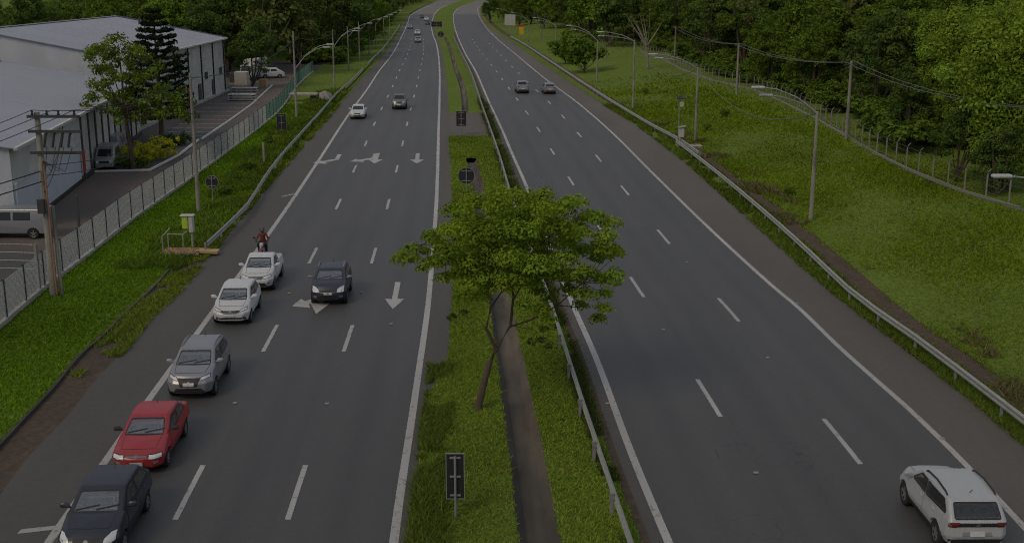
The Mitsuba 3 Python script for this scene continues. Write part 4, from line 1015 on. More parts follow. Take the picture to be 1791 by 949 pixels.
def kinds():
    K = {}
    K['red'] = build_car({**SEDAN, 'paint': 'p_red', 'H': 1.38, 'hood': 0.76, 'cowl': 0.92, 'belt': 0.92, 'tail_z': 0.98, 'mirror': 'm_plastic',
                          'headlamp': [(0.40, 0.55), (0.76, 0.56), (0.75, 0.66), (0.40, 0.665)], 'grille': [(-0.36, 0.66), (0.36, 0.66), (0.36, 0.61), (-0.36, 0.61)],
                          'intake': [(-0.45, 0.23), (0.45, 0.23), (0.42, 0.31), (-0.42, 0.31)], 'plate_z': 0.33, 'doors': 2, 'bpillar': -0.45})
    K['black'] = build_car({**SEDAN, 'paint': 'p_black', 'hood': 0.86, 'H': 1.52, 'cowl': 1.02, 'belt': 1.0, 'nose': 0.70, 'body_handles': True,
                            'headlamp': [(0.44, 0.60), (0.60, 0.56), (0.74, 0.62), (0.74, 0.80), (0.62, 0.80), (0.48, 0.70)],
                            'bars': 1, 'grille': [(-0.36, 0.72), (0.36, 0.72), (0.34, 0.58), (-0.34, 0.58)], 'screen': (0.98, 0.22), 'rear': (-1.36, -1.86), 'L': 4.25})
    K['suv'] = build_car({**SUV, 'paint': 'p_silver', 'bars': 0, 'grille': [(-0.42, 0.86), (0.42, 0.86), (0.30, 0.55), (-0.30, 0.55)], 'plate_z': 0.58, 'headlamp': [(0.40, 0.78), (0.74, 0.86), (0.74, 0.93), (0.48, 0.89)]})
    K['white'] = build_car({**HATCH, 'paint': 'p_white', 'bars': 1, 'grille': [(-0.46, 0.71), (-0.16, 0.70), (0.16, 0.70), (0.46, 0.71), (0.30, 0.58), (-0.30, 0.58)],
                            'headlamp': [(0.40, 0.66), (0.72, 0.72), (0.72, 0.79), (0.50, 0.75)], 'intake': [(-0.70, 0.27), (-0.48, 0.32), (0.48, 0.32), (0.70, 0.27), (0.66, 0.44), (0.50, 0.40), (-0.50, 0.40), (-0.66, 0.44)], 'plate_z': 0.42})
    K['pickup'] = build_car({**PICK})
    K['navy'] = build_car({**SUV, 'paint': 'p_navy', 'L': 3.95, 'H': 1.56, 'axle_f': 1.2, 'axle_r': -1.25, 'screen': (0.98, 0.26), 'rear': (-1.38, -1.80), 'mirror': 'm_chrome',
                           'headlamp': [(0.42, 0.70), (0.74, 0.68), (0.76, 0.93), (0.60, 0.92), (0.46, 0.82)], 'grille': [(-0.4, 0.78), (0.4, 0.78), (0.34, 0.50), (-0.34, 0.50)], 'plate_z': 0.56})
    belt = 1.08
    K['cross'] = build_car({**SUV, 'paint': 'p_pearl', 'L': 4.2, 'H': 1.62, 'hood': 1.02, 'screen': (1.04, 0.34), 'rear': (-1.64, -2.0), 'wheel': 0.36, 'rails': 'm_plastic', 'belt': belt, 'cowl': 1.12, 'roof_in': 0.25, 'rear_z': belt + 0.02, 'sill_h': 0.20,
                            'taillamp': [(0.56, 0.85), (0.77, 0.85), (0.76, 1.02), (0.50, 1.02)],
                            'rear_panels': [('tailgate_band', [(-0.78, 0.86), (0.78, 0.86), (0.78, 1.0), (-0.78, 1.0)], 'm_plastic', 0.008),
                                            ('plate_recess', [(-0.42, 0.60), (0.42, 0.60), (0.38, 0.72), (-0.38, 0.72)], 'm_grey_metal', 0.008),
                                            ('badge', [(0.06 * math.cos(t), 0.93 + 0.06 * math.sin(t)) for t in np.linspace(0, 2 * PI, 14, endpoint=False)], 'm_chrome', 0.02),
                                            ('rear_diffuser', [(-0.74, 0.36), (0.74, 0.36), (0.76, 0.50), (-0.76, 0.50)], 'm_plastic', 0.012)], 'rear_plate_z': 0.61})
    K['pick_far'] = build_car({**PICK, 'L': 4.9, 'W': 1.8, 'H': 1.66, 'hood': 1.0, 'cowl': 1.12, 'belt': 1.08, 'tail_z': 1.08, 'paint': 'p_silver', 'bed': (-2.3, -0.95, 0.66), 'wheel': 0.35}, False)
    K['hatch_far'] = build_car({**HATCH, 'paint': 'p_silver'}, False)
    K['white_far'] = build_car({**SEDAN, 'paint': 'p_white'}, False)
    K['dark_far'] = build_car({**PICK, 'L': 4.9, 'W': 1.8, 'H': 1.70, 'hood': 1.04, 'cowl': 1.14, 'belt': 1.1, 'tail_z': 1.1, 'paint': 'p_grey', 'bed': (-2.3, -0.95, 0.66), 'wheel': 0.36}, False)
    K['black_far'] = build_car({**HATCH, 'paint': 'p_black'}, False)
    return K
K = kinds()
def heading_of(y, t, left=True):
    a, b = (left_edge, left_inner) if left else (right_inner, right_edge)
    s = (1 - t) * float(a(y + 4) - a(y - 4)) / 8 + t * float(b(y + 4) - b(y - 4)) / 8
    return math.atan2(1, s)
def oncoming(kind, px, py, L, name, label, category, t=0.15, group=None, dh=0.0):
    """px, py: foot of the middle of the front bumper"""
    p = at(px, py)
    h = heading_of(p[1] + L / 2, t) + PI + dh
    c = p - np.array([math.cos(h), math.sin(h), 0]) * L / 2
    return place_car(K[kind], name, label, category, c, h, group)
def leaving(kind, px, py, L, name, label, category, t=0.8, group=None, dh=0.0):
    p = at(px, py)
    h = heading_of(p[1] + L / 2, t, False) + dh
    c = p + np.array([math.cos(h), math.sin(h), 0]) * L / 2
    return place_car(K[kind], name, label, category, c, h, group)
seated = []
def remember(r, kind, S): seated.append((r, S))
q1 = oncoming('black', 152, 988, 4.25, 'car', 'black sedan with round clear headlights at the bottom left, first of the queue', 'car')
q2 = oncoming('red', 239, 833, 4.4, 'car', 'red two door sedan with dark mirrors behind the black sedan', 'car')
q3 = oncoming('suv', 331, 702, 4.2, 'car', 'silver grey crossover with roof rails and black grille behind the red sedan', 'car')
q4 = oncoming('white', 403, 571, 3.95, 'car', 'white hatchback with wide black grille between silver crossover and white pickup', 'car')
q5 = oncoming('pickup', 448, 512, 4.5, 'pickup_truck', 'small white pickup with a short open bed just ahead of the motorcycle', 'pickup truck')
q6 = oncoming('navy', 574, 536, 3.95, 'car', 'dark navy crossover with bright headlights alone in the middle lane over the arrow', 'car', t=0.45)
oncoming('white_far', 625, 209, 4.4, 'car', 'white sedan farther up the left lane near the edge line', 'car')
oncoming('dark_far', 698, 192, 4.9, 'pickup_truck', 'dark grey pickup in the middle lane beyond the white sedan', 'pickup truck', t=0.5)
FARG = 'distant cars coming down the left carriageway'
oncoming('hatch_far', 731, 75, 3.95, 'car', 'distant silver car nearest of the far group on the left carriageway', 'car', t=0.4)
oncoming('white_far', 730, 62, 4.4, 'car', 'distant white car right behind the nearest far silver car', 'car', t=0.4)
oncoming('hatch_far', 717, 51, 3.95, 'car', 'distant silver car closest to the left edge line near the bend', 'car', t=0.1)
oncoming('black_far', 748, 44, 3.95, 'car', 'distant black car closest to the median near the bend', 'car', t=0.85)
oncoming('white_far', 746, 37, 4.4, 'car', 'distant white car just beyond the distant black car', 'car', t=0.8)
oncoming('black_far', 738, 32, 3.95, 'car', 'farthest dark car on the left carriageway at the shadowed seam', 'car', t=0.6)
leaving('cross', 1706, 974, 4.22, 'car', 'white crossover with black roof rails seen from behind at the bottom right', 'car')
leaving('pick_far', 915, 164, 4.9, 'pickup_truck', 'silver pickup with an open bed seen from behind on the right carriageway', 'pickup truck', t=0.5)
leaving('hatch_far', 962, 165, 3.95, 'car', 'silver hatchback seen from behind on the right edge line beside the pickup', 'car', t=0.98)

# ---------------------------------------------------------------- people: one continuous surface each
def body_of(bones, smooth=8, size=0.035):
    m = m3.Manifold()
    for a, b in bones:
        m = m + hull([a, b], 10)
    m = tm(m.refine_to_length(size))
    m = trimesh.Trimesh(m.vertices, m.faces, process=True)
    return trimesh.smoothing.filter_taubin(m, iterations=smooth)
def hand(s, palm, fwd, up, out_):
    """palm, four fingers curled and a thumb, as bones"""
    palm, fwd, up, out_ = (np.array(v, float) for v in (palm, fwd, up, out_))
    B = [((*(palm + out_ * 0.025), 0.016), (*(palm - out_ * 0.03), 0.016)), ((*(palm + fwd * 0.05 + out_ * 0.025), 0.015), (*(palm + fwd * 0.05 - out_ * 0.03), 0.015)), ((*palm, 0.022), (*(palm + fwd * 0.05), 0.018))]
    for k, l in zip((-0.033, -0.011, 0.011, 0.033), (0.032, 0.037, 0.04, 0.034)):
        r = palm + fwd * 0.06 + out_ * k
        m1 = r + fwd * l * 0.8 - up * 0.012
        B += [((*r, 0.0095), (*m1, 0.009)), ((*m1, 0.009), (*(m1 - up * l), 0.0085)), ((*(m1 - up * l), 0.0085), (*(m1 - up * l - fwd * l * 0.6), 0.008))]
    th = palm + out_ * 0.035 * s
    B += [((*th, 0.012), (*(th + fwd * 0.04 + out_ * 0.02 * s - up * 0.01), 0.011)), ((*(th + fwd * 0.04 + out_ * 0.02 * s - up * 0.01), 0.011), (*(th + fwd * 0.06 - up * 0.035), 0.0095))]
    return B
def sitting(hip, shoulder, head_c, knee, foot, wrist, sw=0.19):
    """bones of a seated figure, x forward; joints are given for the left (+y) side and mirrored"""
    hip, shoulder, head_c = (np.array(v, float) for v in (hip, shoulder, head_c))
    B = [((*(hip + [0, .09, 0]), .13), (*(hip - [0, .09, 0]), .13)), ((*hip, .15), (*(hip * .45 + shoulder * .55), .145)),
         ((*(hip * .45 + shoulder * .55), .145), (*(shoulder - [0, 0, .06]), .14)), ((*(shoulder + [0, sw - .05, -.03]), .075), (*(shoulder - [0, sw - .05, .03]), .075)),
         ((*shoulder, .07), (*(head_c - [0.01, 0, .1]), .058))]
    for s in (1, -1):
        m = np.array([1, s, 1])
        hp, kn, ft, wr_ = hip + [0, s * .1, -.02], np.array(knee) * m, np.array(foot) * m, np.array(wrist) * m
        sh = shoulder + [0, s * sw, -.03]
        el = (sh + wr_) / 2 + [-.05, s * .08, -.12]
        B += [((*hp, .105), (*kn, .068)), ((*kn, .066), (*ft, .045)), ((*ft, .045), (*(ft + [.17, 0, -.02]), .034)), ((*sh, .068), (*el, .048)), ((*el, .046), (*wr_, .032))]
        f = (wr_ - el) / np.linalg.norm(wr_ - el)
        B += hand(-s, wr_ + f * .03, f, np.array([0, 0, 1.0]), np.array([0, 1.0, 0]))
    return B
def head_mesh(c):
    c = np.array(c)
    m = hull([(*(c + [0, 0, .045]), .092), (*(c + [.035, 0, -.02]), .068), (*(c + [.055, 0, -.075]), .04), (*(c + [-.03, 0, .01]), .085)], 14)
    m = m + hull([(*(c + [.10, 0, .02]), .010), (*(c + [.118, 0, -.02]), .014)], 8)
    for s in (1, -1):
        m = m + hull([(*(c + [0, s * .088, .015]), .016), (*(c + [0, s * .088, -.02]), .012)], 8)
    m = tm(m.refine_to_length(0.02)); m = trimesh.Trimesh(m.vertices, m.faces, process=True)
    m = trimesh.smoothing.filter_taubin(m, iterations=4)
    bits = [trimesh.creation.icosphere(1, .011).apply_translation(c + [.093, s * .034, .025]) for s in (1, -1)]
    return m, cat(bits), box(c + [.104, 0, -.055], (.012, .045, .010))
# driver figure for the cars of the queue (left-hand seat)
drv = body_of(sitting((-0.02, 0, .10), (-.16, 0, .60), (-.14, 0, .80), (.42, .12, .22), (.72, .12, -.10), (.40, .13, .42)))
hd, eyes, mouth = head_mesh((-.13, 0, .82))
D_BODY, D_HEAD, D_EYE, D_MOUTH = mikit.ply(drv, 'm_shirt', smooth=True), mikit.ply(hd, 'm_skin', smooth=True), mikit.ply(eyes, 'm_black'), mikit.ply(mouth, 'm_red')
hair = tm(hull([(-.15, 0, .885, .088), (-.19, 0, .86, .075)], 12))
D_HAIR = mikit.ply(hair, 'm_black', smooth=True)
for (t_, M), (xs0, xr0, belt), lb, shirt in ((q1, (0.98, -1.86, 1.0), 'person in a pale shirt driving the black sedan', 'm_shirt'), (q2, (0.92, -1.82, .92), 'person in a pale shirt driving the red sedan', 'm_shirt'),
                                      (q3, (1.02, -1.96, 1.06), 'person in a pale shirt driving the silver crossover', 'm_shirt'), (q4, (0.98, -1.84, .99), 'person in a white shirt driving the white hatchback', 'm_white'),
                                      (q5, (1.06, -.84, 1.02), 'person in a pale shirt driving the small white pickup', 'm_shirt'), (q6, (0.98, -1.80, 1.06), 'person in a dark shirt driving the navy crossover', 'm_jacket')):
    fxs = 0.5 * (xs0 + xr0) + 0.25
    p = thing('person', lb, 'person', None)
    MM = M @ T().translate([fxs - 0.02, 0.36, belt - 0.43]) @ T().scale(0.80)
    scene[p + '__body'] = {**D_BODY, 'bsdf': {'type': 'ref', 'id': shirt}, 'to_world': MM}
    for n_, d_ in (('head', D_HEAD), ('hair', D_HAIR), ('head__eyes', D_EYE), ('head__mouth', D_MOUTH)):
        scene[p + '__' + n_] = {**d_, 'to_world': MM}
# motorcycle and rider
p = at(457, 456)
hdg = heading_of(p[1], 0.1) + PI
MB = T().translate([p[0], p[1] + 0.6, 0.006]).rotate([0, 0, 1], math.degrees(hdg))
t = thing('motorcycle', 'dark red motorcycle with a round headlight riding on the edge line behind the white pickup', 'motorcycle')
def mput(name, m, mt, sm=40): 
    k = numbered(t + '__' + name); scene[k] = {**mikit.ply(m, mt, smooth=sm), 'to_world': MB}; return k
for x in (0.66, -0.62):
    k = mput('wheel', lathe([(0.23, -.045), (.29, -.045), (.305, 0), (.29, .045), (.23, .045), (.225, 0), (.23, -.045)], 26, 'y').apply_translation([x, 0, .305]), 'm_tyre')
    sp = [tube([(x, 0, .305), (x + .23 * math.cos(a), 0, .305 + .23 * math.sin(a))], .012, 5) for a in np.linspace(0, 2 * PI, 7)[:-1]]
    scene[k + '__spokes'] = {**mikit.ply(cat(sp), 'm_rim'), 'to_world': MB}
mput('fork', cat([tube([(.66, s * .09, .30), (.42, s * .09, 1.0)], .025, 8) for s in (1, -1)]), 'm_chrome')
mput('frame', cat([tube([(.42, 0, .95), (.1, 0, .45), (-.2, 0, .42), (-.25, 0, .75), (.42, 0, .85)], .03, 8), tube([(-.2, .1, .42), (-.62, .1, .305)], .025, 8), tube([(-.2, -.1, .42), (-.62, -.1, .305)], .025, 8)]), 'm_black')
mput('engine', tm(rbox((.08, 0, .45), (.42, .3, .34), .07, 8)), 'm_grey_metal')
mput('tank', tm(hull([(.3, 0, .86, .11), (.02, .05, .84, .11), (.02, -.05, .84, .11), (-.12, 0, .80, .08)], 12)), 'm_red')
mput('seat', tm(hull([(-.15, .06, .80, .06), (-.15, -.06, .80, .06), (-.72, .07, .84, .05), (-.72, -.07, .84, .05)], 8)), 'm_black')
mput('handlebar', tube([(.30, .36, 1.04), (.40, .2, 1.06), (.44, 0, 1.02), (.40, -.2, 1.06), (.30, -.36, 1.04)], .016, 8), 'm_black')
mput('headlight', lathe([(0, -.06), (.10, -.03), (.10, .02), (0, .05)], 18, 'y').apply_transform(trimesh.transformations.rotation_matrix(PI / 2, [0, 0, 1])).apply_translation([.55, 0, .92]), 'm_lens')
mput('front_fender', tm(hull([(.86, 0, .56, .05), (.66, 0, .65, .06), (.46, 0, .58, .05)], 8)), 'm_red')
mput('exhaust', tube([(.1, -.16, .3), (-.3, -.18, .32), (-.8, -.18, .45)], [.03, .045, .05], 10), 'm_chrome')
for s in (1, -1):
    mput('mirror', cat([tube([(.34, s * .28, 1.06), (.36, s * .38, 1.24)], .01, 5), box((.36, s * .40, 1.27), (.03, .13, .08))]), 'm_black')
t = thing('person', 'person in a dark red jacket and dark helmet riding the motorcycle', 'person')
rb = body_of(sitting((-.25, 0, .92), (-.10, 0, 1.42), (-.02, 0, 1.62), (.16, .22, .82), (.02, .2, .38), (.27, .32, 1.07)))
k = t + '__body'; scene[k] = {**mikit.ply(rb, 'm_jacket', smooth=True), 'to_world': MB}
hd, eyes, mouth = head_mesh((-.02, 0, 1.64))
scene[t + '__head'] = {**mikit.ply(hd, 'm_skin', smooth=True), 'to_world': MB}
scene[t + '__head__eyes'] = {**mikit.ply(eyes, 'm_black'), 'to_world': MB}
hel = hull([(-.03, 0, 1.68, .135), (-.01, 0, 1.62, .13)], 16) - m3.Manifold.cube([.3, .21, .13]).translate([.045, -.105, 1.59])
scene[t + '__helmet'] = {**mikit.ply(tm(hel), 'm_helmet', smooth=40), 'to_world': MB}
for s in (1, -1):
    k = numbered(t + '__trouser_leg')
    a = body_of([((-.22, s * .1, .90, .12), (.16, s * .22, .82, .083)), ((.16, s * .22, .82, .083), (.02, s * .2, .42, .062))], 4)
    scene[k] = {**mikit.ply(a, 'm_trousers', smooth=True), 'to_world': MB}

# ---------------------------------------------------------------- parked vehicles in the yard
def van(name, label, cat_, pos, heading, L, W, H, paint_, hood=0.7, box_truck=False):
    t = thing(name, label, cat_)
    M = T().translate([float(pos[0]), float(pos[1]), 0.02]).rotate([0, 0, 1], math.degrees(heading))
    hw, x1 = W / 2, L / 2
    if box_truck:
        m = hull([(x1 - .12, s * (hw - .15), z, .1) for s in (1, -1) for z in (.5, 1.3)] + [(x1 - .4, s * (hw - .2), H * .75, .1) for s in (1, -1)] + [(x1 - 1.7, s * (hw - .15), z, .1) for s in (1, -1) for z in (.5, H * .75)], 10)
        bx = tm(rbox((-.85, 0, H * .5 + .35), (L - 1.75, W, H - .75), .05, 6))
    else:
        m = hull([(x1 - .12, s * (hw - .2), z, .1) for s in (1, -1) for z in (.4, .85)] + [(x1 - hood, s * (hw - .12), 1.12, .1) for s in (1, -1)] + [(x1 - hood - .6, s * (hw - .22), H - .12, .1) for s in (1, -1)] +
                 [(-x1 + .14, s * (hw - .12), z, .1) for s in (1, -1) for z in (.4, 1.2)] + [(-x1 + .2, s * (hw - .2), H - .12, .1) for s in (1, -1)], 10)
    for ax in (x1 - .85, -x1 + .85):
        for s in (1, -1):
            m = m - m3.Manifold.cylinder(.3, .38, .38, 22).rotate([90, 0, 0]).translate([ax, s * (hw - .1) + .15, .33])
    sol = tm(m)
    def pp(n_, me, mt, sm=32):
        k = numbered(t + '__' + n_); scene[k] = {**mikit.ply(me, mt, smooth=sm), 'to_world': M}; return k
    pp('body', sol, paint_)
    if box_truck: pp('cargo_box', bx, 'm_white')
    ht = H * .75 if box_truck else H
    pp('windscreen', drape([(-hw + .25, 1.18), (hw - .25, 1.18), (hw - .32, ht - .2), (-hw + .32, ht - .2)], sol, 'front', 1, .012), 'm_pane_dark')
    for s in (1, -1):
        xa = x1 - hood - .45
        pp('side_window', drape([(xa, 1.15), (xa - .3, ht - .22), (xa - 1.1, ht - .22), (xa - 1.1, 1.15)], sol, 'side', s, .012), 'm_pane_dark')
        if not box_truck:
            pp('side_window', drape([(xa - 1.25, 1.15), (xa - 1.25, ht - .22), (xa - 2.3, ht - .22), (xa - 2.3, 1.15)], sol, 'side', s, .012), 'm_pane_dark')
        pp('headlight', drape([(s * (hw - .42), .68), (s * (hw - .2), .70), (s * (hw - .2), .86), (s * (hw - .42), .84)], sol, 'front', 1, .012), 'm_lens')
    pp('grille', drape([(-.45, .66), (.45, .66), (.45, .84), (-.45, .84)], sol, 'front', 1, .012), 'm_plastic')
    ty, ri, hb = wheel_parts(.33, .2)
    for i, ax in enumerate((x1 - .85, -x1 + .85)):
        for s in (1, -1):
            k = numbered(t + '__wheel'); A = M @ T().translate([ax, s * (hw - .12), .33]).rotate([0, 0, 1], 180 if s > 0 else 0)
            scene[k] = {**hb, 'to_world': A}; scene[k + '__tyre'] = {**ty, 'to_world': A}; scene[k + '__rim'] = {**ri, 'to_world': A}
    return t
c = np.array([-30.4, 71.1, 0]); van('van', 'pale van with dark windows parked before the warehouse gable at the left edge', 'van', c, 3.14, 4.4, 1.7, 1.85, 'p_silver')
c = at(186, 298); van('van', 'silver van parked against the warehouse wall by the red panel', 'van', c + [-0.3, 1.5, 0], -1.40, 4.3, 1.65, 1.9, 'p_silver')
c = at(222, 278); van('van', 'silver van parked behind the leafy yard tree by the hedge', 'van', c + [-2.0, 3.0, 0], 1.7, 4.4, 1.7, 1.9, 'p_silver')
c = at(440, 140); van('box_truck', 'white box truck parked at the end of the yard beside stacked pale crates', 'truck', c + [0, 2, 0], -1.75, 6.5, 2.2, 3.2, 'p_pearl', box_truck=True)
c = at(476, 137); van('van', 'small white and red van at the far end of the brown yard', 'van', c, 0.3, 4.0, 1.65, 1.7, 'p_white')
for k, (px, py, s, lb) in enumerate(((424, 149, 1.9, 'pale cube shaped crate left of the box truck'), (461, 153, 1.1, 'small tan crate right of the box truck'), (412, 146, 1.5, 'dark cube shaped crate at the end of the white hall'))):
    c = at(px, py)
    t = thing('crate', lb, 'crate')
    put('box', tm(rbox((c[0], c[1], s / 2 + .12), (s, s, s), .05, 6)), ('m_white', 'm_tan_timber', 'm_dark_steel')[k], t, 30)
    put('pallet', box((c[0], c[1], .08), (s * 1.05, s * 1.05, .12)), 'm_tan_timber', t)
for k, (px, py) in enumerate(((424, 176), (428, 164))):
    c = at(px, py)
    t = thing('bench_stack', ('low stack of pale sheets at the hall corner, nearer one', 'low stack of pale sheets at the hall corner, farther one')[k], 'stack of sheets')
    for j in range(3):
        put('sheet', box((c[0], c[1], .18 + .32 * j), (3.6, 1.2, .1)), 'm_white', t)
    for s in (-1, 1):
        put('support', box((c[0] + s * 1.5, c[1], .42), (.12, 1.0, .8)), 'm_dark_steel', t)
# ---------------------------------------------------------------- vegetation
def leaves(centers, radii, n_per, size, base, seed, droop=0.0, flat=0.75, long=1.0, jitter=0.3, hue=0.08, out_from=None):
    """leaf faces in clumps: (mesh, vertex colours)"""
    r = np.random.default_rng(seed)
    C, R = np.asarray(centers, float), np.asarray(radii, float)
    n = np.maximum((n_per * (R / R.mean()) ** 2).astype(int), 4)
    idx = np.repeat(np.arange(len(C)), n)
    u = r.normal(size=(len(idx), 3)); u /= np.linalg.norm(u, axis=1, keepdims=True)
    rad = r.random(len(idx)) ** 0.42
    off = u * rad[:, None] * R[idx][:, None] * [1, 1, flat]
    off[:, 2] -= droop * (off[:, 0] ** 2 + off[:, 1] ** 2) / np.maximum(R[idx], .1)
    p = C[idx] + off
    nrm = u * 1.0 + [0, 0, 0.35] + r.normal(size=(len(idx), 3)) * 0.4
    nrm /= np.linalg.norm(nrm, axis=1, keepdims=True)
    t = np.cross(nrm, r.normal(size=(len(idx), 3))); t /= np.linalg.norm(t, axis=1, keepdims=True) + 1e-9
    t[:, 2] -= droop * 0.8; t -= nrm * (t * nrm).sum(1, keepdims=True); t /= np.linalg.norm(t, axis=1, keepdims=True) + 1e-9
    b = np.cross(nrm, t)
    s = size * (0.65 + 0.7 * r.random(len(idx)))[:, None]
    V = np.stack([p - t * s * long, p + b * s * 0.55, p + t * s * long, p - b * s * 0.55], 1)
    V[:, [1, 3]] += nrm[:, None] * (s * 0.16)[:, None]
    k = np.arange(len(idx)) * 4
    f = np.vstack([np.stack([k, k + 1, k + 2], 1), np.stack([k, k + 2, k + 3], 1)])
    cj = (1 + jitter * (r.random(len(C)) - 0.5) * 2)[idx] * (0.8 + 0.4 * r.random(len(idx)))
    h = (r.random(len(C)) - 0.5)[idx] * 2 * hue + (r.random(len(idx)) - .5) * hue
    col = np.asarray(base)[None] * cj[:, None] * np.stack([1 + h * 1.2, 1 + 0.25 * h, 1 - 0.5 * h], 1)
    return trimesh.Trimesh(V.reshape(-1, 3), f, process=False), np.clip(np.repeat(col, 4, 0), 0.003, 0.9)

def ellipsoid_clumps(r, n, c, a, shell=0.78, lobes=8):
    """clump centres on an uneven crown of several lobes"""
    L = [(np.array([0, 0, 0.0]), 0.70)] + [(np.array([math.cos(t) * .55, math.sin(t) * .55, r.uniform(-.5, .55)]), r.uniform(.32, .52)) for t in np.sort(r.uniform(0, 2 * PI, lobes))] + [(np.array([r.uniform(-.2, .2), r.uniform(-.2, .2), .6]), .4)]
    w = np.array([l[1] ** 2 for l in L]); w /= w.sum()
    out = []
    while len(out) < n:
        l = L[r.choice(len(L), p=w)]
        u = r.normal(size=3); u /= np.linalg.norm(u)
        if u[2] < -0.35 and r.random() < 0.75: continue
        out.append(l[0] + u * l[1] * (shell + (1 - shell) * r.random()))
    return np.array(c) + np.array(out) * np.array(a)

def tree_mesh(seed, h, rad, trunk_h, base, leaf=0.34, n=120, per=34, clump=0.95, kind='round', bark='m_bark'):
    r = np.random.default_rng(seed)
    limbs = []
    cz, az = (h + trunk_h) / 2, (h - trunk_h) / 2 * 1.05
    lean = r.normal(0, .04, 2) * h
    if kind == 'bamboo':
        C, R = [], []
        for k in range(16):
            a, tilt = r.uniform(0, 2 * PI), r.uniform(.12, .42)
            hh = h * r.uniform(.72, 1.0)
            s = np.linspace(0, 1, 9)
            pts = np.stack([np.cos(a) * rad * (0.15 + tilt * 1.6 * s ** 2.2), np.sin(a) * rad * (0.15 + tilt * 1.6 * s ** 2.2), hh * (s - 0.16 * s ** 4)], 1)
            limbs.append(tube(pts, np.linspace(.07, .02, 9), 5))
            for i in range(2, 9):
                for _ in range(max(1, int(n / 110))):
                    C.append(pts[i] + r.normal(0, .55, 3) * [1, 1, .7] - [0, 0, .2]); R.append(clump * r.uniform(.6, 1.15))
        m, c = leaves(C, R, per, leaf, base, seed + 1, droop=0.35, flat=.8, long=1.25)
        return cat(limbs), m, c
    limbs.append(tube([(0, 0, -.3), (lean[0] * .3, lean[1] * .3, trunk_h * .6), (lean[0], lean[1], trunk_h * 1.1), (lean[0], lean[1], h * .8)], [h * .026, h * .02, h * .016, h * .005], 8))
    C = ellipsoid_clumps(r, n, (lean[0], lean[1], cz), (rad, rad, az))
    for k in range(7):
        e = C[r.integers(len(C))]
        s0 = np.array([lean[0], lean[1], trunk_h * r.uniform(.75, 1.2)])
        mid = (s0 + e) / 2 + [0, 0, -.06 * h]
        limbs.append(tube([s0, mid, e], [h * .011, h * .008, h * .003], 6))
    R = clump * r.uniform(.6, 1.25, n)
    m, c = leaves(C, R, per, leaf, base, seed + 1, droop=0.12 if kind == 'round' else .3, flat=.7)
    return cat(limbs), m, c

KINDS = {}
def kind(name, *a, variants=1, bark='m_bark', **k):
    for v in range(variants):
        tr, m, c = tree_mesh(a[0] + 31 * v, *a[1:], **k)
        g = f'group_{name}_{v}'
        scene[g] = {'type': 'shapegroup', 'crown': mikit.ply(m, 'm_leaf', color=c), 'trunk': mikit.ply(tr, bark, smooth=40)}
        KINDS.setdefault(name, []).append((g, a[1]))
DARK, MID, BRIGHT, OLIVE, BAMB = (0.108, 0.168, 0.040), (0.130, 0.205, 0.030), (0.180, 0.285, 0.034), (0.155, 0.185, 0.055), (0.240, 0.350, 0.045)
kind('dark', 11, 13.0, 4.6, 0.7, DARK, variants=3, n=150, per=54, leaf=.205)
kind('mid', 12, 14.0, 4.8, 0.6, MID, variants=3, n=160, per=54, leaf=.205)
kind('bright', 13, 11.0, 4.4, 0.5, BRIGHT, variants=2, n=140, per=60, leaf=.20)
kind('olive', 14, 11.0, 4.4, 2.4, OLIVE, variants=2, n=95, per=36, leaf=.28, bark='m_bark_pale')
kind('bamboo', 15, 13.0, 4.6, 1.0, BAMB, variants=2, n=330, per=95, leaf=.12, clump=.95, kind='bamboo')
for nm, c_ in (('mid', MID), ('dark', DARK), ('bright', BRIGHT), ('olive', OLIVE)):     # lighter meshes for the deep and far wood
    kind('far_' + nm, 20, 13.0, 4.8, 0.6, tuple(1.08 * q for q in c_), variants=2, n=80, per=26, leaf=.36, clump=1.15)
kind('shrub', 16, 2.6, 1.5, 0.2, MID, variants=2, n=40, per=34, leaf=.16, clump=.5)

used_label = {}
def tree(name, kd, x, y, h, label, group=None, z=None, squash=1.0, r_=None):
    r_ = r_ or rng
    g, h0 = KINDS[kd][int(r_.integers(len(KINDS[kd])))]
    s = h / h0
    key = numbered(name)
    scene[key] = {'type': 'instance', 'shapegroup': {'type': 'ref', 'id': g},
                  'to_world': T().translate([float(x), float(y), terrain(x, y) if z is None else z]).rotate([0, 0, 1], float(r_.uniform(0, 360))).scale([s * squash, s * squash, s])}
    tag(key, label, {'shrub': 'shrub', 'bamboo': 'bamboo'}.get(kd, 'tree'), group)
    return key

rt = np.random.default_rng(21)
pts = []
def spaced(x, y, d):
    if any((x - a) ** 2 + (y - b) ** 2 < d * d for a, b in pts): return False
    pts.append((x, y)); return True
def fence_at(y):  # x of the boundary fence on the right
    return float(np.interp(y, fr[:, 1], fr[:, 0]))
LAB = {'dark': 'dense dark green tree in the wood', 'mid': 'leafy mid green tree in the wood', 'bright': 'bright green tree in the wood', 'olive': 'thin olive green tree with a pale trunk in the wood', 'bamboo': 'pale yellow green bamboo clump in the wood'}
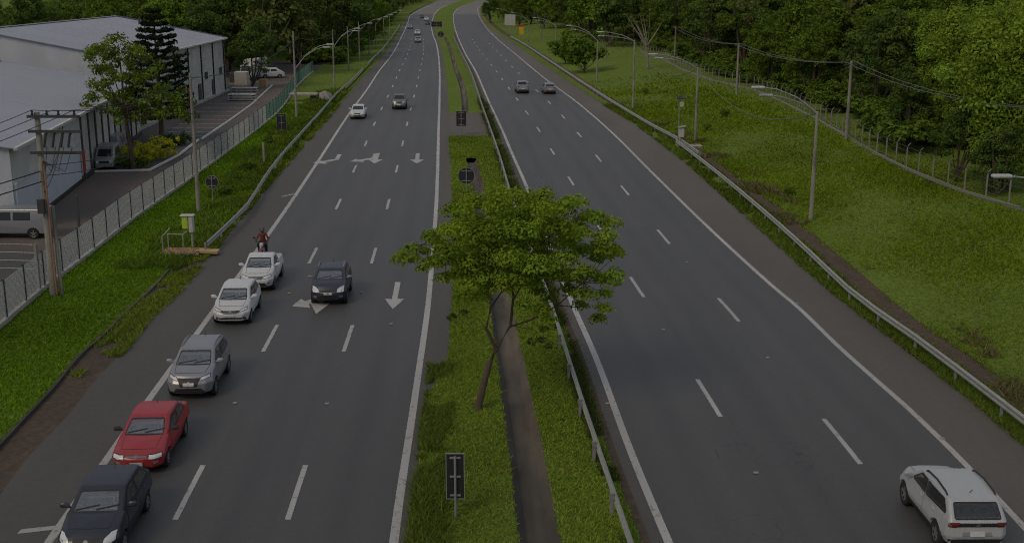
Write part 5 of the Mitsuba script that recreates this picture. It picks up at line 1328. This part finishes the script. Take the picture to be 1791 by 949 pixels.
# placed ones on the right first
PL = [('bamboo', 1745, 335, 13.5, 'big feathery yellow green bamboo clump at the right edge, above the hanging lamp'),
      ('bamboo', 1800, 300, 14.5, None), ('bamboo', 1690, 262, 14.0, 'feathery bamboo clump left of the biggest one at the right edge'), ('bamboo', 1640, 215, 12.5, 'smaller bamboo clump at the left end of the bamboo row'),
      ('dark', 1590, 262, 7.0, 'low dark tree in the shade before the bamboo row'), ('dark', 1670, 318, 6.0, 'low dark bush tree under the bamboo at the right'), ('dark', 1745, 345, 5.0, 'low dark bush tree at the foot of the biggest bamboo'), 
      ('mid', 1420, 178, 10.5, 'round mid green tree just behind the wire fence left of the bare pole'), ('dark', 1520, 210, 11, 'dark tree just right of the bare utility pole'), ('mid', 1345, 155, 10, 'round mid green tree behind the wire fence by the second utility pole'),
      ('dark', 1235, 120, 13, 'tall dark tree behind the third utility pole'), ('mid', 1300, 128, 15, 'tall leafy tree behind the second utility pole'),
      ('shrub', 1022, 128, 6.6, 'big dark round bush in the grass beside the right guardrail'), ('shrub', 988, 112, 5.2, 'smaller dark bush just left of the big dark round one')]
for kd, px, py, h, lb in PL:
    p = on_ground(px, py)
    pts.append((p[0], p[1]))
    tree({'bamboo': 'bamboo_clump', 'shrub': 'bush'}.get(kd, 'tree'), kd, p[0], p[1], h, lb or 'feathery bamboo clump cut by the right edge of the picture', r_=rt)
for px, py, h, kd in ((858, 40, 9, 'dark'), (872, 34, 11, 'mid'), (889, 38, 12, 'dark'), (906, 46, 11, 'mid'), (928, 42, 13, 'dark'), (951, 50, 12, 'bright'), (968, 46, 14, 'mid'), (990, 55, 12, 'dark'), (1012, 58, 13, 'mid'), (1040, 62, 12, 'bright'), (1075, 66, 13, 'dark'), (1150, 84, 11, 'mid'), (1165, 80, 13, 'dark')):
    p = on_ground(px, py); pts.append((p[0], p[1]))
    tree('tree', kd, p[0], p[1], h, 'leafy tree in the row behind the far lamp poles, right of the carriageway', 'trees right of the far carriageway', r_=rt)
n_r = 0
mass_n = {}
def mass(key, kd, x, y, h, z):
    if y > 190 or x > 90: kd = 'far_' + ('bright' if kd == 'bamboo' else kd)
    g, h0 = KINDS[kd][int(rt.integers(len(KINDS[kd])))]
    mass_n[key] = mass_n.get(key, 0) + 1

    s = h / h0
    scene[f'{key}__{mass_n[key]:03d}'] = {'type': 'instance', 'shapegroup': {'type': 'ref', 'id': g}, 'to_world': T().translate([float(x), float(y), float(z)]).rotate([0, 0, 1], float(rt.uniform(0, 360))).scale(s)}
tag('deep_wood', 'deeper part of the wood beyond the right fence, behind its front trees', 'wood', kind='stuff')
tag('deep_wood_001', 'deeper part of the wood on the left, behind its front trees', 'wood', kind='stuff')
for y in np.arange(66, 420, 6.0):
    for x in np.arange(20, 210, 6.0):
        X, Y = x + rt.uniform(-2.6, 2.6), y + rt.uniform(-2.6, 2.6)
        fx = fence_at(min(Y, fr[-1, 1])) if Y < fr[-1, 1] + 20 else float(slope_foot(Y)) + 9
        if X < fx + (16 if Y < 100 else 6.5) or X > 0.47 * Y + 14: continue
        if Y > 230 and X > fx + 60: continue
        if not spaced(X, Y, 6.0): continue
        front = X < fx + 16
        band = X > 0.34 * Y + 4
        kd = rt.choice(['mid', 'dark', 'bright', 'olive', 'bamboo'], p=[.40, .34, .12, .06, .08] if not band else [.12, .16, .2, 0, .52])
        h = rt.uniform(8, 11) if front and Y < 140 else rt.uniform(12, 18)
        n_r += 1
        if X > fx + 24 or Y > 250:
            mass('deep_wood', kd, X, Y, h, terrain(X, Y)); continue
        tree('bamboo_clump' if kd == 'bamboo' else 'tree', kd, X, Y, h, LAB[kd] + ' beyond the right fence', 'trees beyond the right fence, ' + kd, r_=rt)
# scrub at the foot of the wood: reads as one mass
n_u = 0
def scrub(key, x, y, h, z):
    g, h0 = KINDS['shrub'][int(rt.integers(len(KINDS['shrub'])))]
    s = h / h0
    global n_u
    n_u += 1
    scene[f'{key}__{n_u:03d}'] = {'type': 'instance', 'shapegroup': {'type': 'ref', 'id': g}, 'to_world': T().translate([float(x), float(y), float(z)]).rotate([0, 0, 1], float(rt.uniform(0, 360))).scale([s * 1.25, s * 1.25, s])}
for k in range(330):
    Y = 66 * (260 / 66) ** rt.random()
    X = fence_at(Y) + 3.0 + 22 * rt.random() ** 1.3
    if X < 0.47 * Y + 10 and (X - fence_at(Y) > 12 or Y > 98): scrub('undergrowth', X, Y, rt.uniform(1.2, 3.6), terrain(X, Y) - .1)
tag('undergrowth', 'leafy scrub at the foot of the wood behind the right fence', 'scrub', kind='stuff')
for k in range(260):
    Y = 225 * (560 / 225) ** rt.random()
    X = float(left_kerb(Y)) - 5.5 - 9 * rt.random()
    scrub('undergrowth_001', X, Y, rt.uniform(1.5, 4.0), -.1)
tag('undergrowth_001', 'leafy scrub at the foot of the wood along the left guardrail', 'scrub', kind='stuff')
# left: behind the yard and along the guardrail
n_l = 0
for y in np.arange(176, 560, 7.5):
    for x in np.arange(-260, 20, 7.0):
        X, Y = x + rt.uniform(-3, 3), y + rt.uniform(-3, 3)
        edge = float(left_kerb(Y)) - (7 if Y < 230 else 5.0)
        if X > edge or X < -0.47 * Y - 12: continue
        if X < edge - (150 if Y < 240 else 60): continue
        if Y < 212 and X > -36: continue
        if Y < 224 and X < -40: 
            if X < -62 or True: 
                if Y < 192: continue
        if not spaced(X, Y, 6.6): continue
        kd = rt.choice(['mid', 'dark', 'olive', 'bright'], p=[.34, .44, .14, .08])
        n_l += 1
        if X < edge - 26 and Y > 215 or Y > 300 and X < edge - 9 or Y > 420:
            mass('deep_wood_001', kd, X, Y, rt.uniform(10, 17), 0.0); continue
        tree('tree', kd, X, Y, rt.uniform(10, 17), LAB[kd] + ' beyond the yard', 'trees beyond the yard, ' + kd, z=0.0, r_=rt)
# far wood beside and beyond the bend: reads as one mass
def wood(key, pred, ys, xs, hs=(10, 16)):
    n = 0
    for y in ys:
        for x in xs:
            X, Y = x + rt.uniform(-4, 4), y + rt.uniform(-4, 4)
            if not pred(X, Y): continue
            kd = 'far_' + rt.choice(['mid', 'dark', 'olive', 'bright'], p=[.3, .3, .2, .2])
            g, h0 = KINDS[kd][int(rt.integers(len(KINDS[kd])))]
            s = rt.uniform(*hs) / h0
            n += 1
            scene[f'{key}__{n:03d}'] = {'type': 'instance', 'shapegroup': {'type': 'ref', 'id': g}, 'to_world': T().translate([float(X), float(Y), 0]).rotate([0, 0, 1], float(rt.uniform(0, 360))).scale([s * 1.15, s * 1.15, s])}
    tag(key, 'far off wood on both sides of the bend at the top of the picture', 'wood', kind='stuff')
    return n
n_w = wood('far_wood', lambda X, Y: (X < float(left_kerb(min(Y, 990))) - 9 and X > -0.30 * Y - 20 and Y > 560) or (X > float(paved_out(min(Y, 990))) + 8 and Y > 420 and X < 0.14 * Y + 20), np.arange(424, 1120, 13), np.arange(-420, 190, 12))
print('trees', n_r, n_l, n_w)

# the young tree in the median
b = at(836, 716)
t = thing('tree', 'young flat topped tree with a thin forked trunk in the median grass', 'tree')
r = np.random.default_rng(5)
def rel(px, py, dy=0.0):
    return over(b[1] + dy, px, py) - [b[0], b[1], 0]
fork = rel(868, 612)
limb = {'a': [fork, rel(850, 575, -.2), rel(858, 540, -.4), rel(885, 500, -.6), rel(850, 455, -.9)],
        'b': [fork, rel(893, 570, .2), rel(898, 520, .5), rel(890, 470, .9), rel(900, 410, 1.4)],
        'c': [rel(893, 572, .2), rel(930, 560, .1), rel(975, 535, -.3), rel(1020, 495, -.7)],
        'd': [rel(898, 525, .5), rel(915, 495, .4), rel(918, 455, .2), rel(960, 415, -.2), rel(1010, 385, 0)],
        'e': [rel(885, 502, -.6), rel(830, 480, -.3), rel(780, 455, 0), rel(735, 430, .2)],
        'f': [rel(890, 470, .9), rel(850, 430, 1.6), rel(800, 400, 2.2)]}
put('trunk', tube([(0, 0, -.15), (0.02, 0, .15), rel(848, 665), rel(856, 635), fork], [.20, .145, .12, .115, .11], 10), 'm_bark', t, 40, to=T().translate([b[0], b[1], 0.03]))
for k, v in limb.items():
    rr = np.linspace(.075 if k in 'ab' else .045, .012, len(v))
    put('limb', tube(v, rr, 7), 'm_bark', t, 40, to=T().translate([b[0], b[1], 0.03]))
C, R = [], []
twig = []
tips = [np.array(p) for k in limb for p in limb[k][-2:]]
# an umbrella: layered flat sprays; outline (pixels) left tip, top, right shoulder, drooping right side
layers = [(720, 432, .5), (742, 412, .4), (765, 440, .45), (780, 400, .6), (800, 372, .6), (815, 420, .6), (835, 352, .6), (850, 395, .7), (860, 440, .6), (880, 345, .6), (905, 372, .7), (915, 336, .55), (925, 420, .7), (940, 352, .6),
          (945, 395, .65), (960, 340, .5), (975, 370, .65), (985, 430, .6), (1000, 352, .5), (1010, 395, .6), (1030, 378, .55), (1040, 420, .6), (1052, 400, .5), (1050, 455, .5), (1060, 480, .42), (1035, 480, .5), (1015, 450, .55), (1062, 520, .35), (1035, 530, .38),
          (1000, 490, .5), (970, 470, .55), (950, 450, .55), (925, 480, .5), (900, 455, .5), (870, 475, .55), (835, 460, .55), (815, 478, .5), (850, 500, .42), (800, 445, .5), (790, 470, .42), (940, 515, .42), (965, 530, .35), (905, 500, .4), (780, 425, .5), (830, 385, .6), (890, 400, .6), (812, 345, .35), (748, 452, .3), (735, 447, .25), (1068, 420, .3), (1070, 450, .3), (1045, 545, .22), (845, 415, .6), (875, 420, .6), (900, 430, .6), (940, 430, .6), (820, 445, .55), (965, 445, .55), (860, 365, .6), (925, 365, .6), (895, 395, .65), (950, 375, .6), (985, 400, .6), (845, 470, .5), (885, 450, .55)]
for px, py, cr_ in layers:
    for dy in (-1, 1):
        dep = r.uniform(.2, 2.4) * dy * math.sqrt(max(.12, 1 - ((px - 890) / 200) ** 2))
        # farther sprays sit a little lower in the picture's plane: keep the crown's own dome shape
        p = rel(px, py, 0) + [r.normal(0, .15), dep, -abs(dep) * .12 + r.normal(0, .12)]
        C.append(p); R.append(cr_ * 1.05)
        near_ = min(tips, key=lambda q: np.linalg.norm(q - p))
        if r.random() < .8: twig.append(tube([near_, (near_ + p) / 2 + [0, 0, -.08], p], [.018, .012, .005], 5))
put('twigs', cat(twig), 'm_bark', t, to=T().translate([b[0], b[1], 0.03])); tag(t + '__twigs', kind='stuff')
m, c = leaves(C, R, 200, .072, (0.215, 0.310, 0.032), 77, droop=.28, flat=.42, long=1.1, jitter=.25, hue=.08)
put('crown', m, 'm_leaf', t, to=T().translate([b[0], b[1], 0.03]), color=c)
C = [rel(790, 555, -.4), rel(812, 548, 0), rel(950, 575, .2), rel(945, 595, .4), rel(960, 605, .1), rel(930, 598, 0)]
m, c = leaves(C, [.22] * 6, 26, .09, (0.10, 0.14, 0.03), 78, flat=.5)
put('low_sprig', m, 'm_leaf', t, to=T().translate([b[0], b[1], 0.03]), color=c)
put('low_branch', cat([tube([fork, rel(840, 560, -.2), rel(795, 552, -.4)], [.02, .012, .006], 5), tube([rel(893, 570, .2), rel(935, 578, .2), rel(955, 600, .2)], [.018, .012, .006], 5)]), 'm_bark', t, to=T().translate([b[0], b[1], 0.03]))

# yard trees on the left: broadleaf and araucaria
b = at(233, 296)
t = thing('tree', 'leafy tree with a slim trunk in front of the warehouse roof', 'tree')
top = over(b[1], 225, 72)[2]
put('trunk', tube([(b[0], b[1], 0), (b[0] - .1, b[1], 2.2), (b[0] - .3, b[1], 4.2), (b[0] - .4, b[1], top * .85)], [.2, .16, .13, .05], 9), 'm_bark', t, 40)
C = []
for px, py in ((170, 88), (160, 85), (190, 95), (205, 110), (180, 120), (215, 80), (235, 88), (250, 100), (200, 135), (225, 130), (175, 150), (195, 165), (220, 160), (245, 140), (262, 125), (255, 165), (270, 160), (285, 150), (235, 185), (205, 190), (180, 185), (260, 190), (290, 175), (305, 165), (315, 185), (215, 205), (245, 205), (170, 165), (280, 195), (200, 75), (165, 110), (300, 190), (325, 200)):
    for dy in (-1, .3, 1.4):
        C.append(over(b[1], px, py) + [rng.normal(0, .25), dy * 1.3 + rng.normal(0, .4), rng.normal(0, .25)])
for e in C[::6]:
    put('limb', tube([(b[0] - .3, b[1], 3.6 + rng.uniform(0, 2)), (np.array([b[0] - .3, b[1], 4.2]) + e) / 2, e], [.06, .045, .015], 6), 'm_bark', t)
m, c = leaves(C, [.62] * len(C), 60, .15, (0.135, 0.195, 0.026), 91, flat=.75, droop=.15, jitter=.35)
put('crown', m, 'm_leaf', t, color=c)
b = at(284, 250)
t = thing('araucaria_tree', 'dark tall araucaria with level tiers of branches behind the leafy yard tree', 'tree')
h = over(b[1], 297, 14)[2]
put('trunk', tube([(b[0], b[1], 0), (b[0], b[1], h)], [.26, .04], 9), 'm_bark', t, 40)
C, R, br = [], [], []
z = 2.6
while z < h - .2:
    f = (h - z) / (h - 2.6)
    l = 0.35 + 2.7 * min(f * 1.7, 1) ** .8
    n = 7
    a0 = rng.uniform(0, 2 * PI)
    for k in range(n):
        a = a0 + k * 2 * PI / n + rng.normal(0, .12)
        ll = l * rng.uniform(.78, 1.1)
        d = np.array([math.cos(a), math.sin(a), 0])
        p0 = np.array([b[0], b[1], z])
        e = p0 + d * ll + [0, 0, .10 * ll]
        br.append(tube([p0, p0 + d * ll * .5 - [0, 0, .05 * ll], e], [.035, .025, .012], 5))
        for s in np.linspace(.25, 1, 6):
            C.append(p0 + d * ll * s + [0, 0, -.05 * ll * math.sin(s * PI) + .10 * ll * s * s]); R.append(.16 + .14 * s)
    z += 0.62
tag(put('branches', cat(br), 'm_bark', t), kind='stuff')
m, c = leaves(C, R, 15, .15, (0.032, 0.052, 0.024), 93, flat=.6, long=1.4)
put('needles', m, 'm_leaf', t, color=c)
# bare pale trees on the right slope
for (px, py, hpx, lb, sd) in ((1133, 120, (1095, 20), 'pale bare branched tree on the right slope behind the lamp poles', 3), (1060, 104, (1062, 52), 'small pale bare tree beside the dark round bush', 4), (947, 68, (946, 22), 'thin bare trunk tree right of the yellow sign', 6)):
    b = on_ground(px, py); hh = over(b[1], *hpx)[2] - b[2]
    rb_ = np.random.default_rng(sd)
    t = thing('tree', lb, 'tree')
    P = lambda v: np.array(v) * [hh, hh, hh] + b
    put('trunk', tube([P((0, 0, 0)), P((-.02, 0, .3)), P((-.05, .02, .42))], [hh * .03, hh * .022, hh * .018], 8), 'm_bark_pale', t, 40)
    C = []
    for k in range(9):
        a = rb_.uniform(0, 2 * PI); q = np.array([math.cos(a) * .33, math.sin(a) * .33, rb_.uniform(.7, 1.05)])
        if k < 2: q = np.array([-.42 + .25 * k, 0, .95])
        put('limb', tube([P((-.04, .01, .38)), P(q * [.4, .4, 0] + [0, 0, .58]), P(q)], [hh * .014, hh * .009, hh * .003], 6), 'm_bark_pale', t, 40)
        C += [P(q), P(q * [.8, .8, .9])]
    m, c = leaves(C, [hh * .06] * len(C), 16, .16, OLIVE, sd, flat=.6)
    put('crown', m, 'm_leaf', t, color=c)
# hedges in the yard planter
def hedge(px0, py0, px1, py1, w, h, base, label, seed):
    a, b_ = at(px0, py0), at(px1, py1)
    rr = np.random.default_rng(seed)
    n = max(10, int(np.linalg.norm(b_ - a) * 5))
    C = [a + (b_ - a) * rr.random() + [rr.uniform(-w, w), rr.uniform(-w, w), rr.uniform(.2, h)] for _ in range(n * 3)]
    m, c = leaves(C, [.32] * len(C), 26, .12, base, seed, flat=.8)
    single('hedge', m, 'm_leaf', label, 'hedge', color=c)
hedge(228, 292, 286, 272, 1.4, 1.6, (0.46, 0.47, 0.02), 'bright yellow green clipped hedge in the yard planter', 41)
hedge(205, 294, 255, 293, .9, .8, (0.11, 0.16, 0.03), 'darker green low hedge left of the yellow green one in the planter', 42)
hedge(285, 262, 318, 252, .9, 1.0, (0.05, 0.08, 0.02), 'small dark green hedge under the araucaria', 43)

# ---------------------------------------------------------------- grass and weeds (blades)
def blades(key, label, xa, xb, y0, y1, n, h, base, seed, zf=None, w=0.02, patch=0.0, fade=0):
    r = np.random.default_rng(seed)
    # more blades per square metre near the camera
    u = r.random(n)
    y = y0 * (y1 / y0) ** u
    t = r.random(n)
    x = np.asarray(xa(y)) * (1 - t) + np.asarray(xb(y)) * t
    if patch:
        keep = meshkit.fbm(np.stack([x * .55, y * .4, x * 0 + seed], -1)) > patch
        x, y = x[keep], y[keep]
    if fade:
        keep = (r.random(len(x)) < np.clip((y1 - y) / (y1 * .4), 0, 1)) & (r.random(len(x)) < np.clip((1 - t) / fade, 0, 1))
        x, y = x[keep], y[keep]
    n = len(x)
    z = np.full(n, .03) if zf is None else zf(x, y)
    f = (0.55 + 0.9 * meshkit.fbm(np.stack([x * .35, y * .25, x * 0 + seed], -1), 3)) * (0.5 + r.random(n))
    hh = h * f * np.sqrt(y / 40 + .5)
    ww = w * (y / 30) * (0.7 + .6 * r.random(n))
    a = r.uniform(0, PI, n)
    l = r.normal(0, .8, (n, 2)) * hh[:, None]
    p = np.stack([x, y, z], -1)
    d = np.stack([np.cos(a), np.sin(a), np.zeros(n)], -1) * ww[:, None]
    tip = p + np.column_stack([l, hh])
    V = np.stack([p - d, p + d, tip], 1).reshape(-1, 3)
    F_ = np.arange(3 * n).reshape(-1, 3)
    g = meshkit.fbm(np.stack([x * .2, y * .12, x * 0 + seed + 5], -1), 3)
    col = np.asarray(base)[None] * (0.62 + .76 * r.random(n))[:, None] * (.7 + .6 * g)[:, None]
    dry = r.random(n) < .08
    col[dry] = col[dry] * [1.5, 1.05, 1.1]
    tag(key, label, 'grass', kind='stuff')
    scene[key] = mikit.ply(trimesh.Trimesh(V, F_, process=False), 'm_leaf', color=np.repeat(np.clip(col, .004, .9), 3, 0))
G = (0.205, 0.290, 0.040)
blades('median_grass', 'short green grass in the median left of the drain', med_left, shifted(cl, 0.05), 25, 104, 56000, .065, G, 1)
blades('median_grass_001', 'short green grass in the median right of the drain', shifted(cr, -.05), med_right, 25, 104, 50000, .065, G, 2)
blades('median_grass_002', 'short green grass before the paved crossover in the median', med_left, med_right, 104, 119, 14000, .09, G, 12)
blades('verge_grass', 'green grass on the left verge below the yard fence', fence_x, shifted(kerb_in, -.1), 30, 150, 90000, .08, (0.148, 0.265, 0.018), 3, zf=lambda x, y: np.full(len(x), .1))
def zslope(x, y): return rise(x - np.asarray(slope_foot(y))) - .06
blades('slope_grass', 'green grass on the slope behind the right guardrail', shifted(slope_foot, 1.2), shifted(slope_foot, 20), 32, 190, 170000, .11, (0.168, 0.246, 0.018), 4, zf=zslope, fade=.35)
blades('roadside_grass', 'ragged grass strip under the right guardrail', shifted(paved_out, -.25), shifted(slope_foot, .3), 30, 150, 22000, .13, (0.12, 0.18, 0.025), 5, patch=.34)
blades('weeds', 'rough weeds along the median guardrail', shifted(med_right, -.5), shifted(right_inner, -.75), 26, 160, 24000, .17, (0.09, 0.12, 0.036), 6, patch=.40)
blades('weeds_001', 'rough tall weeds behind the left guardrail', shifted(kerb_in, -3.2), shifted(kerb_in, .5), 62, 170, 26000, .22, (0.12, 0.19, 0.026), 7, zf=lambda x, y: np.full(len(x), .05), patch=.42, w=.03)
blades('weeds_002', 'weeds growing over the inner shoulder at the near median edge', shifted(left_inner, .35), shifted(left_inner, 1.5), 25, 46, 12000, .15, (0.12, 0.17, 0.03), 8, patch=.36)
blades('roadside_grass_001', 'grass tufts on the dirt strip beside the left shoulder', shifted(left_outer, -1.3), shifted(left_outer, .2), 44, 150, 15000, .12, (0.16, 0.225, 0.026), 9, patch=.38)
blades('dry_weeds', 'brown dry weeds at the foot of the right slope', shifted(slope_foot, .5), shifted(slope_foot, 3.0), 40, 130, 18000, .2, (0.17, 0.165, 0.07), 10, zf=zslope, patch=.64, w=.03)
# shrubs along the left guardrail and on the slope
for k, (px, py, hh, lb) in enumerate(((432, 300, 1.0, 'small green shrub on the left verge between the round and square sign backs'), (395, 345, .9, 'small green shrub right of the round sign back'), (470, 255, .9, 'small green shrub beside the thin concrete post'),
                                    (415, 318, .8, 'low green shrub on the left verge above the round sign back'), (1265, 205, 1.1, 'dark green shrub in the dip of the right slope'), (1238, 228, .8, 'low green shrub at the foot of the nearer slope pole'),
                                    (1380, 340, .7, 'low shrub left of the nearest slope pole'), (1130, 165, .8, 'low shrub in the grass beside the right guardrail'))):
    p = on_ground(px, py)
    tree('shrub', 'shrub', p[0], p[1], hh, lb, z=p[2] - .05 + (.12 if px < 600 else 0), r_=rt)
